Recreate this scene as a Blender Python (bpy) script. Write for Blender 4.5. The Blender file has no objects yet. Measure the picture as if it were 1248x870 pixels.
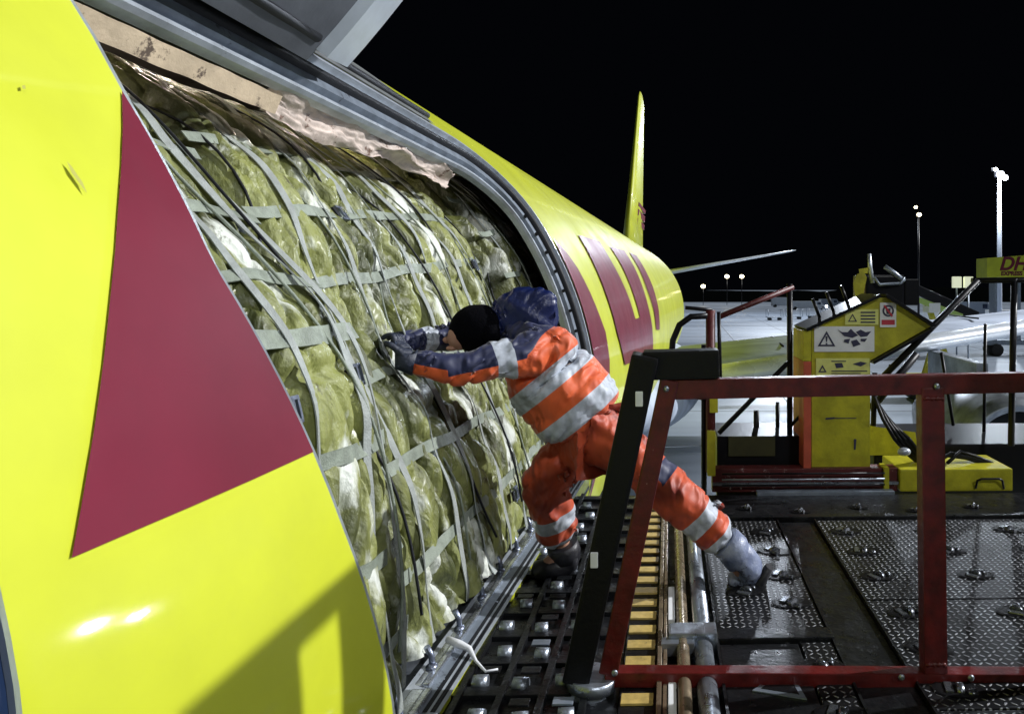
import bpy, bmesh, math, random
from mathutils import Vector, Matrix, noise
random.seed(7)
R = math.radians
scene = bpy.context.scene
C = scene.collection

# ------------------------------------------------------------------ camera, world, light
# world frame: camera at the origin, +Y runs aft along the aircraft, loader deck at z=-1.4, apron at z=-5.8
F = 900.0; VX = 838.0; VY = 350.0
cam_d = bpy.data.cameras.new('camera'); cam = bpy.data.objects.new('camera', cam_d); C.objects.link(cam)
cam.location = (0, 0, 0); cam.rotation_euler = (R(90), 0, 0)
cam_d.sensor_width = 36; cam_d.lens = F/1248*36
cam_d.shift_x = -(VX-624)/1248; cam_d.shift_y = -(435-VY)/1248
cam_d.clip_start = .05; cam_d.clip_end = 3000
scene.camera = cam

w = bpy.data.worlds.new('World'); scene.world = w; w.use_nodes = True
bgn = w.node_tree.nodes['Background']
bgn.inputs[0].default_value = (.5, .62, 1, 1); bgn.inputs[1].default_value = .0018

def aim(o, d):   # d: direction the light travels
    o.rotation_euler = Vector(d).to_track_quat('-Z', 'Y').to_euler()
sd = bpy.data.lights.new('apron_floodlight_key', 'SUN'); so = bpy.data.objects.new('apron_floodlight_key', sd); C.objects.link(so)
sd.energy = 4.5; sd.angle = R(.7); sd.color = (.97, .98, 1.0)
aim(so, (-.80, -.20, -.50))
def area(name, loc, to, size, power, col):
    d = bpy.data.lights.new(name, 'AREA'); o = bpy.data.objects.new(name, d); C.objects.link(o)
    d.shape = 'DISK'; d.size = size; d.energy = power; d.color = col; o.location = loc
    aim(o, Vector(to)-Vector(loc)); return o
area('fill_light_behind', (7, -9, 9), (-1, 2.5, -.5), 1.0, 650, (.95, .98, 1))  # fill added to lift the faces turned to the camera; no mast here
area('fill_light_right', (34, -4, 18), (8, 20, -2), 1.5, 3200, (.88, .93, 1))  # added to brighten the wing and slat; no mast stands here
area('highlight_lamp_near', (19.2, 21, -3.3), (-1, 2, -.6), .22, 260, (.9, .95, 1))  # unseen lamps, both placed for highlights on the yellow skin; no tug there
area('highlight_lamp_far', (17.8, 21.1, -3.75), (-1, 2, -.6), .16, 110, (.9, .95, 1))
area('fill_light_far', (22, 165, 38), (14, 60, -6), 4, 30000, (.80, .88, 1))  # added to brighten the distant apron; no fixture stands here
for cy_ in (2.0, 3.3, 4.5):
    d_ = bpy.data.lights.new('cabin_lamp', 'POINT'); d_.energy = 5.5; d_.shadow_soft_size = .03; d_.color = (1, .88, .76)
    o_ = bpy.data.objects.new('cabin_lamp', d_); C.objects.link(o_); o_.location = (-2.35+.02*cy_, cy_, 1.17)
vs = scene.view_settings
vs.view_transform = 'Standard'; vs.look = 'None'; vs.exposure = 0.0; vs.gamma = 1; vs.use_curve_mapping = False

# ------------------------------------------------------------------ materials
def mat(name, col, rough=.5, metal=0, var=.0, vscale=6, bump=0, bscale=40, col2=None, wear=None, wscale=9, wlim=.62,
        coat=0, stretch=(1, 1, 1), rvar=.0, spec=.5):
    m = bpy.data.materials.new(name); m.use_nodes = True
    nt = m.node_tree; n = nt.nodes; l = nt.links; b = n['Principled BSDF']
    b.inputs['Roughness'].default_value = rough; b.inputs['Metallic'].default_value = metal
    b.inputs['Base Color'].default_value = (*col, 1); b.inputs['Coat Weight'].default_value = coat
    b.inputs['Coat Roughness'].default_value = .06; b.inputs['Specular IOR Level'].default_value = spec
    tc = n.new('ShaderNodeTexCoord'); mp = n.new('ShaderNodeMapping'); mp.inputs['Scale'].default_value = stretch
    l.new(tc.outputs['Object'], mp.inputs[0])
    last = None
    def noi(sc, det=6, rg=.6):
        t = n.new('ShaderNodeTexNoise'); t.inputs['Scale'].default_value = sc; t.inputs['Detail'].default_value = det
        t.inputs['Roughness'].default_value = rg; l.new(mp.outputs[0], t.inputs['Vector']); return t
    def ramp(src, a, bb):
        r = n.new('ShaderNodeMapRange'); r.inputs[1].default_value = a; r.inputs[2].default_value = bb
        l.new(src, r.inputs[0]); return r.outputs[0]
    def mix(fac, a, bb):
        x = n.new('ShaderNodeMix'); x.data_type = 'RGBA'
        if isinstance(fac, float): x.inputs[0].default_value = fac
        else: l.new(fac, x.inputs[0])
        for i, v in ((6, a), (7, bb)):
            if isinstance(v, tuple): x.inputs[i].default_value = (*v, 1)
            else: l.new(v, x.inputs[i])
        return x.outputs[2]
    c = tuple(col)
    if var or col2:
        c2 = col2 or tuple(max(0, v*(1-var)) for v in col)
        c = mix(ramp(noi(vscale).outputs[0], .35, .65), c, c2)
    if wear:
        c = mix(ramp(noi(wscale, 9, .72).outputs[0], wlim, wlim+.05), c, wear)
    if not isinstance(c, tuple): l.new(c, b.inputs['Base Color'])
    if rvar:
        t = n.new('ShaderNodeMapRange'); t.inputs[1].default_value = .3; t.inputs[2].default_value = .7
        t.inputs[3].default_value = max(.03, rough-rvar); t.inputs[4].default_value = min(1, rough+rvar)
        l.new(noi(vscale*1.7).outputs[0], t.inputs[0]); l.new(t.outputs[0], b.inputs['Roughness'])
    if bump:
        bp = n.new('ShaderNodeBump'); bp.inputs['Strength'].default_value = bump; bp.inputs['Distance'].default_value = .01
        l.new(noi(bscale, 5).outputs[0], bp.inputs['Height']); l.new(bp.outputs[0], b.inputs['Normal'])
    return m
def emit(name, col, s):
    m = bpy.data.materials.new(name); m.use_nodes = True; b = m.node_tree.nodes['Principled BSDF']
    b.inputs['Base Color'].default_value = (*col, 1)
    b.inputs['Emission Color'].default_value = (*col, 1); b.inputs['Emission Strength'].default_value = s
    return m

M = {}
M['yellow'] = mat('yellow_paint', (.53, .575, .016), .5, var=.2, vscale=1.1, bump=.12, bscale=2.5, rvar=.08, wear=(.30, .31, .03), wscale=5, wlim=.72, coat=.3)
M['crimson'] = mat('crimson_paint', (.155, .008, .027), .45, spec=.3, var=.2, vscale=2, bump=.05, bscale=5, rvar=.06, wear=(.34, .07, .08), wscale=16, wlim=.75, coat=.25)
M['frame_grey'] = mat('frame_grey', (.30, .35, .42), .38, .5, var=.35, vscale=9, bump=.2, bscale=25, wear=(.06, .06, .07), wscale=12, wlim=.62)
M['frame_light'] = mat('frame_light', (.52, .57, .63), .35, .4, var=.3, vscale=8, bump=.15, wear=(.13, .13, .14), wscale=14, wlim=.63)
M['seal'] = mat('rubber_seal', (.012, .013, .016), .5, spec=.2, bump=.2)
M['door_panel'] = mat('door_lining', (.11, .12, .14), .45, var=.35, vscale=3, bump=.1)
M['door_edge'] = mat('door_edge_metal', (.62, .68, .76), .35, .3, var=.15)
M['liner'] = mat('cabin_liner', (.48, .33, .26), .45, var=.35, vscale=6, bump=.9, bscale=7, wear=(.12, .07, .05), wscale=8, wlim=.6)
M['ply'] = mat('edge_board', (.60, .48, .33), .55, var=.3, vscale=7, bump=.3, wear=(.10, .07, .05), wscale=9, wlim=.58)
M['cabin'] = mat('cabin_inner', (.03, .03, .03), .7)
M['glass'] = mat('window_glass', (.01, .02, .05), .08)
M['wing'] = mat('wing_metal', (.50, .57, .70), .75, 0, spec=.15, var=.4, vscale=.5, stretch=(1, 3, 1), rvar=.1, bump=.05, bscale=2)
M['slat'] = mat('slat_metal', (.72, .78, .86), .3, .15, var=.2, vscale=1, rvar=.08)
M['nacelle'] = mat('nacelle_metal', (.40, .44, .5), .42, .6, var=.6, vscale=1.6, bump=.3, bscale=6)
M['apron'] = mat('apron_concrete', (.38, .45, .55), .4, var=.5, vscale=.05, stretch=(.5, 2.5, 1), bump=.2, bscale=3, rvar=.15)
M['hill'] = mat('dark_hill', (.0015, .002, .002), 1, spec=0)
M['chrome'] = mat('edge_rail_metal', (.72, .76, .82), .22, .9, var=.35, vscale=22, bump=.1, bscale=60, rvar=.12, wear=(.1, .1, .1), wscale=25, wlim=.64)
M['steel'] = mat('worn_steel', (.42, .47, .54), .33, .8, var=.35, vscale=12, bump=.2, bscale=50, rvar=.12)
M['black'] = mat('black_deck_steel', (.010, .011, .013), .36, .2, var=.5, vscale=9, bump=.4, bscale=30, rvar=.14, wear=(.10, .105, .12), wscale=14, wlim=.63)
M['rubber'] = mat('black_rubber', (.006, .006, .007), .42, spec=.2, bump=.25, bscale=60, wear=(.07, .07, .08), wscale=35, wlim=.7)
M['red'] = mat('worn_red_paint', (.125, .009, .009), .38, var=.6, vscale=12, bump=.25, bscale=50, wear=(.42, .30, .27), wscale=34, wlim=.68, rvar=.1)
M['darkred'] = mat('rusty_red_beam', (.10, .012, .012), .5, var=.4, vscale=8, bump=.3, wear=(.38, .30, .29), wscale=22, wlim=.60)
M['blackpaint'] = mat('black_rail_paint', (.007, .007, .009), .35, spec=.2, bump=.1, wear=(.15, .15, .16), wscale=30, wlim=.70)
M['loaderyellow'] = mat('loader_yellow', (.50, .47, .02), .45, var=.35, vscale=8, bump=.25, bscale=40, wear=(.05, .045, .02), wscale=16, wlim=.655)
M['stripeyellow'] = mat('stripe_tan_yellow', (.58, .42, .13), .5, var=.35, vscale=20, bump=.2, wear=(.08, .07, .05), wscale=25, wlim=.62)
M['tanpole'] = mat('tan_pole_metal', (.42, .33, .22), .3, .7, var=.35, vscale=14, rvar=.1)
M['white'] = mat('white_plate', (.78, .8, .82), .45, var=.12, vscale=12)
M['olive'] = mat('dark_olive_panel', (.05, .05, .012), .6, var=.4)
M['orangered'] = mat('orange_red_paint', (.55, .10, .05), .5, var=.3)
M['signyellow'] = mat('sign_yellow', (.72, .74, .22), .5, var=.12, vscale=30)
M['ink'] = mat('sign_ink', (.03, .03, .07), .6)
M['signred'] = mat('sign_red', (.45, .03, .05), .6)
M['strap'] = mat('grey_green_strap', (.27, .31, .25), .5, var=.35, vscale=18, bump=.5, bscale=160)
M['strap_pale'] = mat('pale_strap', (.34, .37, .35), .5, var=.3, vscale=18, bump=.5, bscale=160)
M['buckle'] = mat('buckle_metal', (.30, .34, .44), .35, .8, var=.4, vscale=40)
M['van'] = mat('van_paint', (.6, .65, .7), .4, var=.1)
M['tyre'] = mat('tyre', (.015, .015, .015), .7)
M['lampw'] = emit('lamp_white', (.85, .92, 1), 30)
M['lampy'] = emit('lamp_warm', (1, .86, .55), 9)
M['pole'] = mat('mast_pole', (.62, .66, .75), .4, .2)
M['twine'] = mat('plastic_tie', (.75, .77, .8), .35, bump=.2)
M['hivis'] = None

def tarp_mat(name, shade_mul):  # second argument scales the sheet's colours
    m = bpy.data.materials.new(name); m.use_nodes = True; nt = m.node_tree; n = nt.nodes; l = nt.links
    b = n['Principled BSDF']; tc = n.new('ShaderNodeTexCoord')
    def noi(s, d=7, r=.6, st=(1, 1, 1), w=0):
        mp = n.new('ShaderNodeMapping'); mp.inputs['Scale'].default_value = st; mp.inputs['Location'].default_value = (w, w, 0)
        l.new(tc.outputs['Object'], mp.inputs[0])
        t = n.new('ShaderNodeTexNoise'); t.inputs['Scale'].default_value = s; t.inputs['Detail'].default_value = d
        t.inputs['Roughness'].default_value = r; l.new(mp.outputs[0], t.inputs['Vector']); return t.outputs[0]
    def mr(x, a, c, lo=0, hi=1):
        q = n.new('ShaderNodeMapRange'); q.inputs[1].default_value = a; q.inputs[2].default_value = c
        q.inputs[3].default_value = lo; q.inputs[4].default_value = hi; l.new(x, q.inputs[0]); return q.outputs[0]
    def mix(f, a, c):
        x = n.new('ShaderNodeMix'); x.data_type = 'RGBA'; l.new(f, x.inputs[0])
        for i, v in ((6, a), (7, c)):
            if isinstance(v, tuple): x.inputs[i].default_value = (*v, 1)
            else: l.new(v, x.inputs[i])
        return x.outputs[2]
    c = mix(mr(noi(2.4, 7, .6, (1, 2.4, .7)), .40, .60), (.26*shade_mul, .28*shade_mul, .085*shade_mul), (.06*shade_mul, .07*shade_mul, .02*shade_mul))
    c = mix(mr(noi(2.2, 6, .55, (1, 2.2, 1), 5), .56, .62), c, (.66*shade_mul, .69*shade_mul, .62*shade_mul))  # whitish film patches that also paint white highlights into the colour
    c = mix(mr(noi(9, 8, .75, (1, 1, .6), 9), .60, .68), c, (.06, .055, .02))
    l.new(c, b.inputs['Base Color'])
    l.new(mr(noi(5), .35, .65, .24, .52), b.inputs['Roughness'])
    b.inputs['Coat Weight'].default_value = .08; b.inputs['Coat Roughness'].default_value = .2
    bp = n.new('ShaderNodeBump'); bp.inputs['Strength'].default_value = .6; bp.inputs['Distance'].default_value = .02
    ad = n.new('ShaderNodeMath'); ad.operation = 'ADD'
    rd = n.new('ShaderNodeTexNoise'); rd.noise_type = 'RIDGED_MULTIFRACTAL'; rd.inputs['Scale'].default_value = 3.2; rd.inputs['Detail'].default_value = 4
    mp = n.new('ShaderNodeMapping'); mp.inputs['Scale'].default_value = (.8, 2.4, .6); l.new(tc.outputs['Object'], mp.inputs[0]); l.new(mp.outputs[0], rd.inputs['Vector'])
    l.new(mr(rd.outputs[0], 0, 1.5, 0, .8), ad.inputs[0]); l.new(noi(19, 7, .7, (1, 1, .6)), ad.inputs[1])
    vo = n.new('ShaderNodeTexVoronoi'); vo.inputs['Scale'].default_value = 9; vo.inputs['Detail'].default_value = 2
    dm = n.new('ShaderNodeVectorMath'); dm.operation = 'ADD'; nn_ = n.new('ShaderNodeTexNoise'); nn_.inputs['Scale'].default_value = 4
    sc_ = n.new('ShaderNodeVectorMath'); sc_.operation = 'SCALE'; sc_.inputs['Scale'].default_value = .35
    l.new(tc.outputs['Object'], nn_.inputs['Vector']); l.new(nn_.outputs['Color'], sc_.inputs[0]); mq = n.new('ShaderNodeMapping'); mq.inputs['Scale'].default_value = (1, 1.7, .55)
    l.new(tc.outputs['Object'], mq.inputs[0]); l.new(mq.outputs[0], dm.inputs[0]); l.new(sc_.outputs[0], dm.inputs[1]); l.new(dm.outputs[0], vo.inputs['Vector'])
    a2 = n.new('ShaderNodeMath'); a2.operation = 'MULTIPLY_ADD'; a2.inputs[1].default_value = 1.1; l.new(vo.outputs['Distance'], a2.inputs[0]); l.new(ad.outputs[0], a2.inputs[2])
    l.new(a2.outputs[0], bp.inputs['Height']); l.new(bp.outputs[0], b.inputs['Normal'])
    return m
M['tarp'] = tarp_mat('olive_plastic_sheet', 1.0)
M['ceiling'] = mat('pale_lining', (.62, .54, .46), .5, var=.3, vscale=5, bump=.6, bscale=6, wear=(.2, .13, .09), wscale=7, wlim=.62)
M['torn'] = mat('torn_sheet', (.72, .60, .52), .38, var=.35, vscale=9, bump=.8, bscale=14, wear=(.16, .09, .06), wscale=11, wlim=.58)
M['tarp2'] = tarp_mat('olive_plastic_sheet_shaded', .7)  # same sheet, shade put into its colour for the furthest pallet

def tread_mat():
    m = bpy.data.materials.new('diamond_tread_plate'); m.use_nodes = True; nt = m.node_tree; n = nt.nodes; l = nt.links
    b = n['Principled BSDF']; tc = n.new('ShaderNodeTexCoord')
    def math_(op, a, c=None, d=None):
        x = n.new('ShaderNodeMath'); x.operation = op
        for i, v in enumerate((a, c, d)):
            if v is None: continue
            if isinstance(v, (int, float)): x.inputs[i].default_value = v
            else: l.new(v, x.inputs[i])
        return x.outputs[0]
    sep = n.new('ShaderNodeSeparateXYZ'); l.new(tc.outputs['Object'], sep.inputs[0])
    u = math_('MULTIPLY', sep.outputs[0], 34); v = math_('MULTIPLY', sep.outputs[1], 34)
    fu = math_('SUBTRACT', math_('FRACT', u), .5); fv = math_('SUBTRACT', math_('FRACT', v), .5)
    par = math_('MODULO', math_('ADD', math_('FLOOR', u), math_('FLOOR', v)), 2)
    par = math_('ABSOLUTE', par)
    sg = math_('SUBTRACT', math_('MULTIPLY', par, 2), 1)
    a = math_('ADD', fu, math_('MULTIPLY', fv, sg)); c = math_('SUBTRACT', fu, math_('MULTIPLY', fv, sg))
    d = math_('SQRT', math_('ADD', math_('POWER', math_('DIVIDE', a, .70), 2), math_('POWER', math_('DIVIDE', c, .24), 2)))
    h = n.new('ShaderNodeMapRange'); h.interpolation_type = 'SMOOTHSTEP'; h.inputs[1].default_value = 1; h.inputs[2].default_value = .45; l.new(d, h.inputs[0])
    bp = n.new('ShaderNodeBump'); bp.inputs['Strength'].default_value = 1; bp.inputs['Distance'].default_value = .006
    l.new(h.outputs[0], bp.inputs['Height']); l.new(bp.outputs[0], b.inputs['Normal'])
    mx = n.new('ShaderNodeMix'); mx.data_type = 'RGBA'; l.new(h.outputs[0], mx.inputs[0])
    mx.inputs[6].default_value = (.010, .011, .013, 1); mx.inputs[7].default_value = (.48, .50, .53, 1)
    t = n.new('ShaderNodeTexNoise'); t.inputs['Scale'].default_value = 5; t.inputs['Detail'].default_value = 8; l.new(tc.outputs['Object'], t.inputs['Vector'])
    r = n.new('ShaderNodeMapRange'); r.inputs[1].default_value = .42; r.inputs[2].default_value = .62; r.inputs[4].default_value = .75; l.new(t.outputs[0], r.inputs[0])
    m2 = n.new('ShaderNodeMix'); m2.data_type = 'RGBA'; l.new(r.outputs[0], m2.inputs[0]); l.new(mx.outputs[2], m2.inputs[6]); m2.inputs[7].default_value = (.025, .025, .028, 1)
    l.new(m2.outputs[2], b.inputs['Base Color'])
    b.inputs['Metallic'].default_value = .55; b.inputs['Roughness'].default_value = .4
    return m
M['tread'] = tread_mat()
M['casteel'] = mat('oily_steel', (.28, .30, .34), .3, .85, var=.7, vscale=30, rvar=.12)

# ------------------------------------------------------------------ mesh helpers
class MB:
    def __init__(s): s.bm = bmesh.new()
    def box(s, x0, x1, y0, y1, z0, z1, bev=0, rot=None, piv=None):
        r = bmesh.ops.create_cube(s.bm, size=1); vs_ = r['verts']
        for v in vs_:
            v.co = Vector(((x0+x1)/2+v.co.x*(x1-x0), (y0+y1)/2+v.co.y*(y1-y0), (z0+z1)/2+v.co.z*(z1-z0)))
        if bev:
            es = list({e for v in vs_ for e in v.link_edges})
            r = bmesh.ops.bevel(s.bm, geom=es, offset=bev, segments=2, affect='EDGES', profile=.7); vs_ = list({v for f in r['faces'] for v in f.verts} | {v for v in vs_ if v.is_valid})
        if rot is not None:
            bmesh.ops.rotate(s.bm, verts=vs_, cent=piv or Vector(((x0+x1)/2, (y0+y1)/2, (z0+z1)/2)), matrix=rot)
        return s
    def bar(s, a, b, wd, dp, up=(0, 1, 0), bev=0):   # rectangular bar from a to b; wd across, dp along 'up'
        a = Vector(a); b = Vector(b); d = (b-a); L = d.length; d.normalize(); up = Vector(up)
        sx = d.cross(up).normalized(); u = sx.cross(d).normalized()
        r = bmesh.ops.create_cube(s.bm, size=1); vs_ = r['verts']
        for v in vs_: v.co = Vector((v.co.x*wd, v.co.y*dp, v.co.z*L))
        if bev:
            es = list({e for v in vs_ for e in v.link_edges})
            r = bmesh.ops.bevel(s.bm, geom=es, offset=bev, segments=2, affect='EDGES', profile=.7); vs_ = list({v for f in r['faces'] for v in f.verts} | {v for v in vs_ if v.is_valid})
        mt = Matrix((sx, u, d)).transposed()
        c = (a+b)/2
        for v in vs_: v.co = mt @ v.co + c
        return s
    def tube(s, pts, rad, n=12, cap=True):
        pts = [Vector(p) for p in pts]; rings = []; prev = None
        for i, p in enumerate(pts):
            t = (pts[min(i+1, len(pts)-1)]-pts[max(i-1, 0)]).normalized()
            if prev is None:
                a = Vector((0, 0, 1)) if abs(t.z) < .9 else Vector((1, 0, 0)); x = t.cross(a).normalized()
            else: x = (prev-t*prev.dot(t)).normalized()
            prev = x; y = t.cross(x); r_ = rad[i] if isinstance(rad, (list, tuple)) else rad
            rings.append([s.bm.verts.new(p+(x*math.cos(k*2*math.pi/n)+y*math.sin(k*2*math.pi/n))*r_) for k in range(n)])
        for a, b in zip(rings, rings[1:]):
            for k in range(n): s.bm.faces.new((a[k], a[(k+1) % n], b[(k+1) % n], b[k])).smooth = True
        if cap:
            s.bm.faces.new(list(reversed(rings[0]))); s.bm.faces.new(rings[-1])
        return s
    def ribbon(s, pts, nors, wd, th=.004):
        pts = [Vector(p) for p in pts]; prev = None
        for i, p in enumerate(pts):
            t = (pts[min(i+1, len(pts)-1)]-pts[max(i-1, 0)]).normalized(); n_ = Vector(nors[i]).normalized()
            b = t.cross(n_).normalized()*wd/2; n_ = n_*th/2
            q = [s.bm.verts.new(p+x) for x in (b+n_, -b+n_, -b-n_, b-n_)]
            if prev:
                for k in range(4): s.bm.faces.new((prev[k], prev[(k+1) % 4], q[(k+1) % 4], q[k]))
            else: s.bm.faces.new(list(reversed(q)))
            prev = q
        s.bm.faces.new(prev); return s
    def prism(s, poly, f0, f1):   # poly: list of 2D; f0,f1: functions (u,v)->Vector for front/back
        a = [s.bm.verts.new(f0(*p)) for p in poly]; b = [s.bm.verts.new(f1(*p)) for p in poly]
        s.bm.faces.new(a); s.bm.faces.new(list(reversed(b)))
        n = len(poly)
        for i in range(n): s.bm.faces.new((a[i], b[i], b[(i+1) % n], a[(i+1) % n]))
        return s
    def grid(s, f, nu, nv, smooth=True, closed=False):
        g = [[s.bm.verts.new(f(i/nu, j/nv)) for j in range(nv+1)] for i in range(nu+(0 if closed else 1))]
        m_ = len(g)
        for i in range(nu):
            for j in range(nv):
                fc = s.bm.faces.new((g[i][j], g[(i+1) % m_][j], g[(i+1) % m_][j+1], g[i][j+1])); fc.smooth = smooth
        return g
    def ball(s, c, r, sx=1, sy=1, sz=1, u=16, v=10):
        q = bmesh.ops.create_uvsphere(s.bm, u_segments=u, v_segments=v, radius=r)
        for x in q['verts']: x.co = Vector((x.co.x*sx, x.co.y*sy, x.co.z*sz))+Vector(c)
        for fc in {f for x in q['verts'] for f in x.link_faces}: fc.smooth = True
        return s
    def build(s, name, m, parent=None, fix=True, label=None):
        if fix: bmesh.ops.recalc_face_normals(s.bm, faces=s.bm.faces)
        me = bpy.data.meshes.new(name); s.bm.to_mesh(me); s.bm.free()
        o = bpy.data.objects.new(name, me); C.objects.link(o)
        for k in (m if isinstance(m, (list, tuple)) else [m]): me.materials.append(k)
        if parent: o.parent = parent
        if label: o['label'] = label
        return o
def thing(name, label, cat, loc=(0, 0, 0), rz=0, group=None):
    o = bpy.data.objects.new(name, None); C.objects.link(o); o.location = loc; o.rotation_euler = (0, 0, rz)
    o.empty_display_size = .2; o['label'] = label; o['category'] = cat
    if group: o['group'] = group
    return o
def copy_part(o, parent, loc=None):
    c = o.copy(); C.objects.link(c); c.parent = parent
    if loc is not None: c.location = loc
    for ch in [k for k in C.objects if k.parent == o]: copy_part(ch, c)
    return c
def P(x, y, Y, vx=VX): return Vector(((x-vx)*Y/F, Y, (VY-y)*Y/F))

# ------------------------------------------------------------------ ground
GZ = -5.8
g = MB(); g.box(-900, 900, -300, 1400, GZ-.5, GZ); o = g.build('apron', M['apron']); o['kind'] = 'structure'
g = MB()
def hill(u, v):
    x = -700+1400*u; h = (4.5+3*noise.noise(Vector((x*.012, 2, 0)))+.7*noise.noise(Vector((x*.09, 7, 0))))
    return Vector((x, 285+60*v, GZ-.1+h*math.sin(min(1, v*2.2)*math.pi/2)))
g.grid(hill, 300, 8); g.box(-700, 700, 300, 345, GZ-.3, GZ+2.5); o = g.build('far_hills', M['hill']); o['kind'] = 'structure'
# apron joints as a thin sheet of lines
g = MB()
for k in range(24): g.box(-60, 160, 12+k*7.5, 12.09+k*7.5, GZ+.002, GZ+.006)
for k in range(22): g.box(-40+k*7.5, -39.92+k*7.5, 8, 200, GZ+.007, GZ+.010)
o = g.build('apron_joints', mat('joint_tar', (.09, .095, .11), .6)); o['kind'] = 'structure'

# ------------------------------------------------------------------ aircraft
AT = .0244                                    # aircraft axis lies 1.4 degrees right of +Y
AV = VX+F*AT                                  # its vanishing column
plane = thing('cargo_plane', 'yellow cargo aircraft with dark red lettering and its side cargo door open', 'aircraft', (0, 0, 0), -math.atan(AT))
xc, zc, RR = -3.65, -1.0, 2.8
def cyl(th, Y, r=RR): return Vector((xc+r*math.cos(th), Y, zc+r*math.sin(th)))
def hit(x, y, r=RR):     # direction through a photo point -> (theta, Y) on the fuselage barrel
    u = (x-AV)/F; v = (VY-y)/F
    a = u*u+v*v; b = -2*(u*xc+v*zc); c = xc*xc+zc*zc-r*r
    d = max(0, b*b-4*a*c); Y = (-b-math.sqrt(d))/(2*a)
    return math.atan2(v*Y-zc, u*Y-xc), Y
def prof_r(Y):           # radius, centre z, after the constant barrel the tail tapers
    if Y < 29: return RR, zc
    t = min(1, (Y-29)/17); r = RR*(1-t**1.5*.93); return r, zc+(RR-r)*.86
# opening outline in (theta,Y)
fwd = [hit(*p) for p in ((75, 0), (135, 108), (250, 322), (375, 553), (410, 640), (475, 870))]
thB = math.asin((-1.4-zc)/RR); thT = .80
fwd = [(thT, 1.45)]+[p for p in fwd if p[0] < thT-.03]+[(thB, 2.08)]
def fwd_at(th):
    for a, b in zip(fwd, fwd[1:]):
        if b[0] <= th <= a[0] or (b is fwd[-1] and th < b[0]):
            k = (th-a[0])/(b[0]-a[0]); return a[1]+(b[1]-a[1])*k
    return fwd[0][1]
YA = 5.75
outl = []
N = 26
for i in range(N): th = thB+(thT-.12-thB)*i/(N-1); outl.append((th, fwd_at(th)))
for i in range(1, 7): a = i/7*math.pi/2; outl.append((thT-.12+.12*math.sin(a), 1.5+.34*(1-math.cos(a))))
for i in range(20): outl.append((thT, 1.86+(YA-.9-1.86)*i/19))
for i in range(1, 10): a = i/10*math.pi/2; outl.append((thT-.22*(1-math.cos(a)), YA-.9+.9*math.sin(a)))
for i in range(N): th = thT-.22+(thB-thT+.22)*i/(N-1); outl.append((th, YA))
for i in range(1, 16): outl.append((thB, YA+(2.08-YA)*i/16))
cth = (thB+thT)/2; cY = 3.7
T0, T1, Y0, Y1 = -.55, 1.25, .6, 7.2
def outer(th, Y):     # push a boundary point out to the patch rectangle
    dx = th-cth; dy = Y-cY
    k = min(((T1-cth)/dx if dx > 0 else (T0-cth)/dx) if abs(dx) > 1e-6 else 1e9, ((Y1-cY)/dy if dy > 0 else (Y0-cY)/dy) if abs(dy) > 1e-6 else 1e9)
    return cth+dx*k, cY+dy*k
b = MB(); ring = []
K = 14
for (th, Y) in outl:
    ot, oy = outer(th, Y)
    ring.append([b.bm.verts.new(cyl(th+(ot-th)*(k/K), Y+(oy-Y)*(k/K))) for k in range(K+1)])
for i in range(len(ring)):
    a, c = ring[i], ring[(i+1) % len(ring)]
    for k in range(K): b.bm.faces.new((a[k], c[k], c[k+1], a[k+1])).smooth = True
# corners of the patch rectangle and the rest of the barrel
def sheet(t0, t1, y0, y1, nt, ny, r=RR-.003):
    b.grid(lambda u, v: cyl(t0+(t1-t0)*u, y0+(y1-y0)*v, r), nt, ny)
sheet(T1-.01, T0+2*math.pi+.01, -4, Y1+.1, 90, 6)
sheet(T0-.3, T1+.3, -4, Y0+.02, 60, 4)
for (t0, t1) in ((T0-.02, T0+.5), (T1-.35, T1+.02)):     # under the patch corners
    for (y0, y1) in ((Y0-.02, Y0+.6), (Y1-.9, Y1+.05)): sheet(t0, t1, y0, y1, 20, 4, RR-.004)
def rear(u, v):
    Y = Y1-.02+(46-Y1)*v; r, z = prof_r(Y); th = 2*math.pi*u
    return Vector((xc+r*math.cos(th), Y, z+r*math.sin(th)))
b.grid(rear, 120, 60, closed=True)
fus = b.build('fuselage', M['yellow'], plane, fix=False)
# inner backing so that the opening has thickness
def sweep(name, prof, m, smooth=False):
    # prof: list of (inset along surface into the opening, depth under the skin)
    b = MB(); n = len(outl); pts = []
    for i in range(n):
        a = Vector((outl[i-1][0]*RR, outl[i-1][1])); c = Vector((outl[(i+1) % n][0]*RR, outl[(i+1) % n][1]))
        t = (c-a).normalized(); nn = Vector((-t.y, t.x))
        mid = Vector((cth*RR, cY)); p = Vector((outl[i][0]*RR, outl[i][1]))
        if nn.dot(mid-p) < 0: nn = -nn
        row = []
        for (ins, dep) in prof:
            if i < N or i >= n-16: ins = min(ins, .004+dep*.02)
            q = p+nn*ins; row.append(b.bm.verts.new(cyl(q.x/RR, q.y, RR-dep)))
        pts.append(row)
    for i in range(n):
        a, c = pts[i], pts[(i+1) % n]
        for k in range(len(prof)-1): b.bm.faces.new((a[k], c[k], c[k+1], a[k+1])).smooth = smooth
    return b.build(name, m, plane, fix=False)
sweep('door_surround', [(0, 0), (.004, -.004), (.035, -.004), (.035, .03), (.085, .035)], M['frame_light'])
sweep('door_seal', [(.085, .036), (.088, .015), (.105, .010), (.12, .022), (.122, .05)], M['seal'], True)
sweep('inner_jamb', [(.122, .05), (.17, .06), (.175, .10), (.19, .10)], M['frame_grey'])
sweep('jamb_lip', [(.19, .10), (.192, .085), (.215, .088), (.217, .11), (.20, .15)], M['frame_light'])
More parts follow.
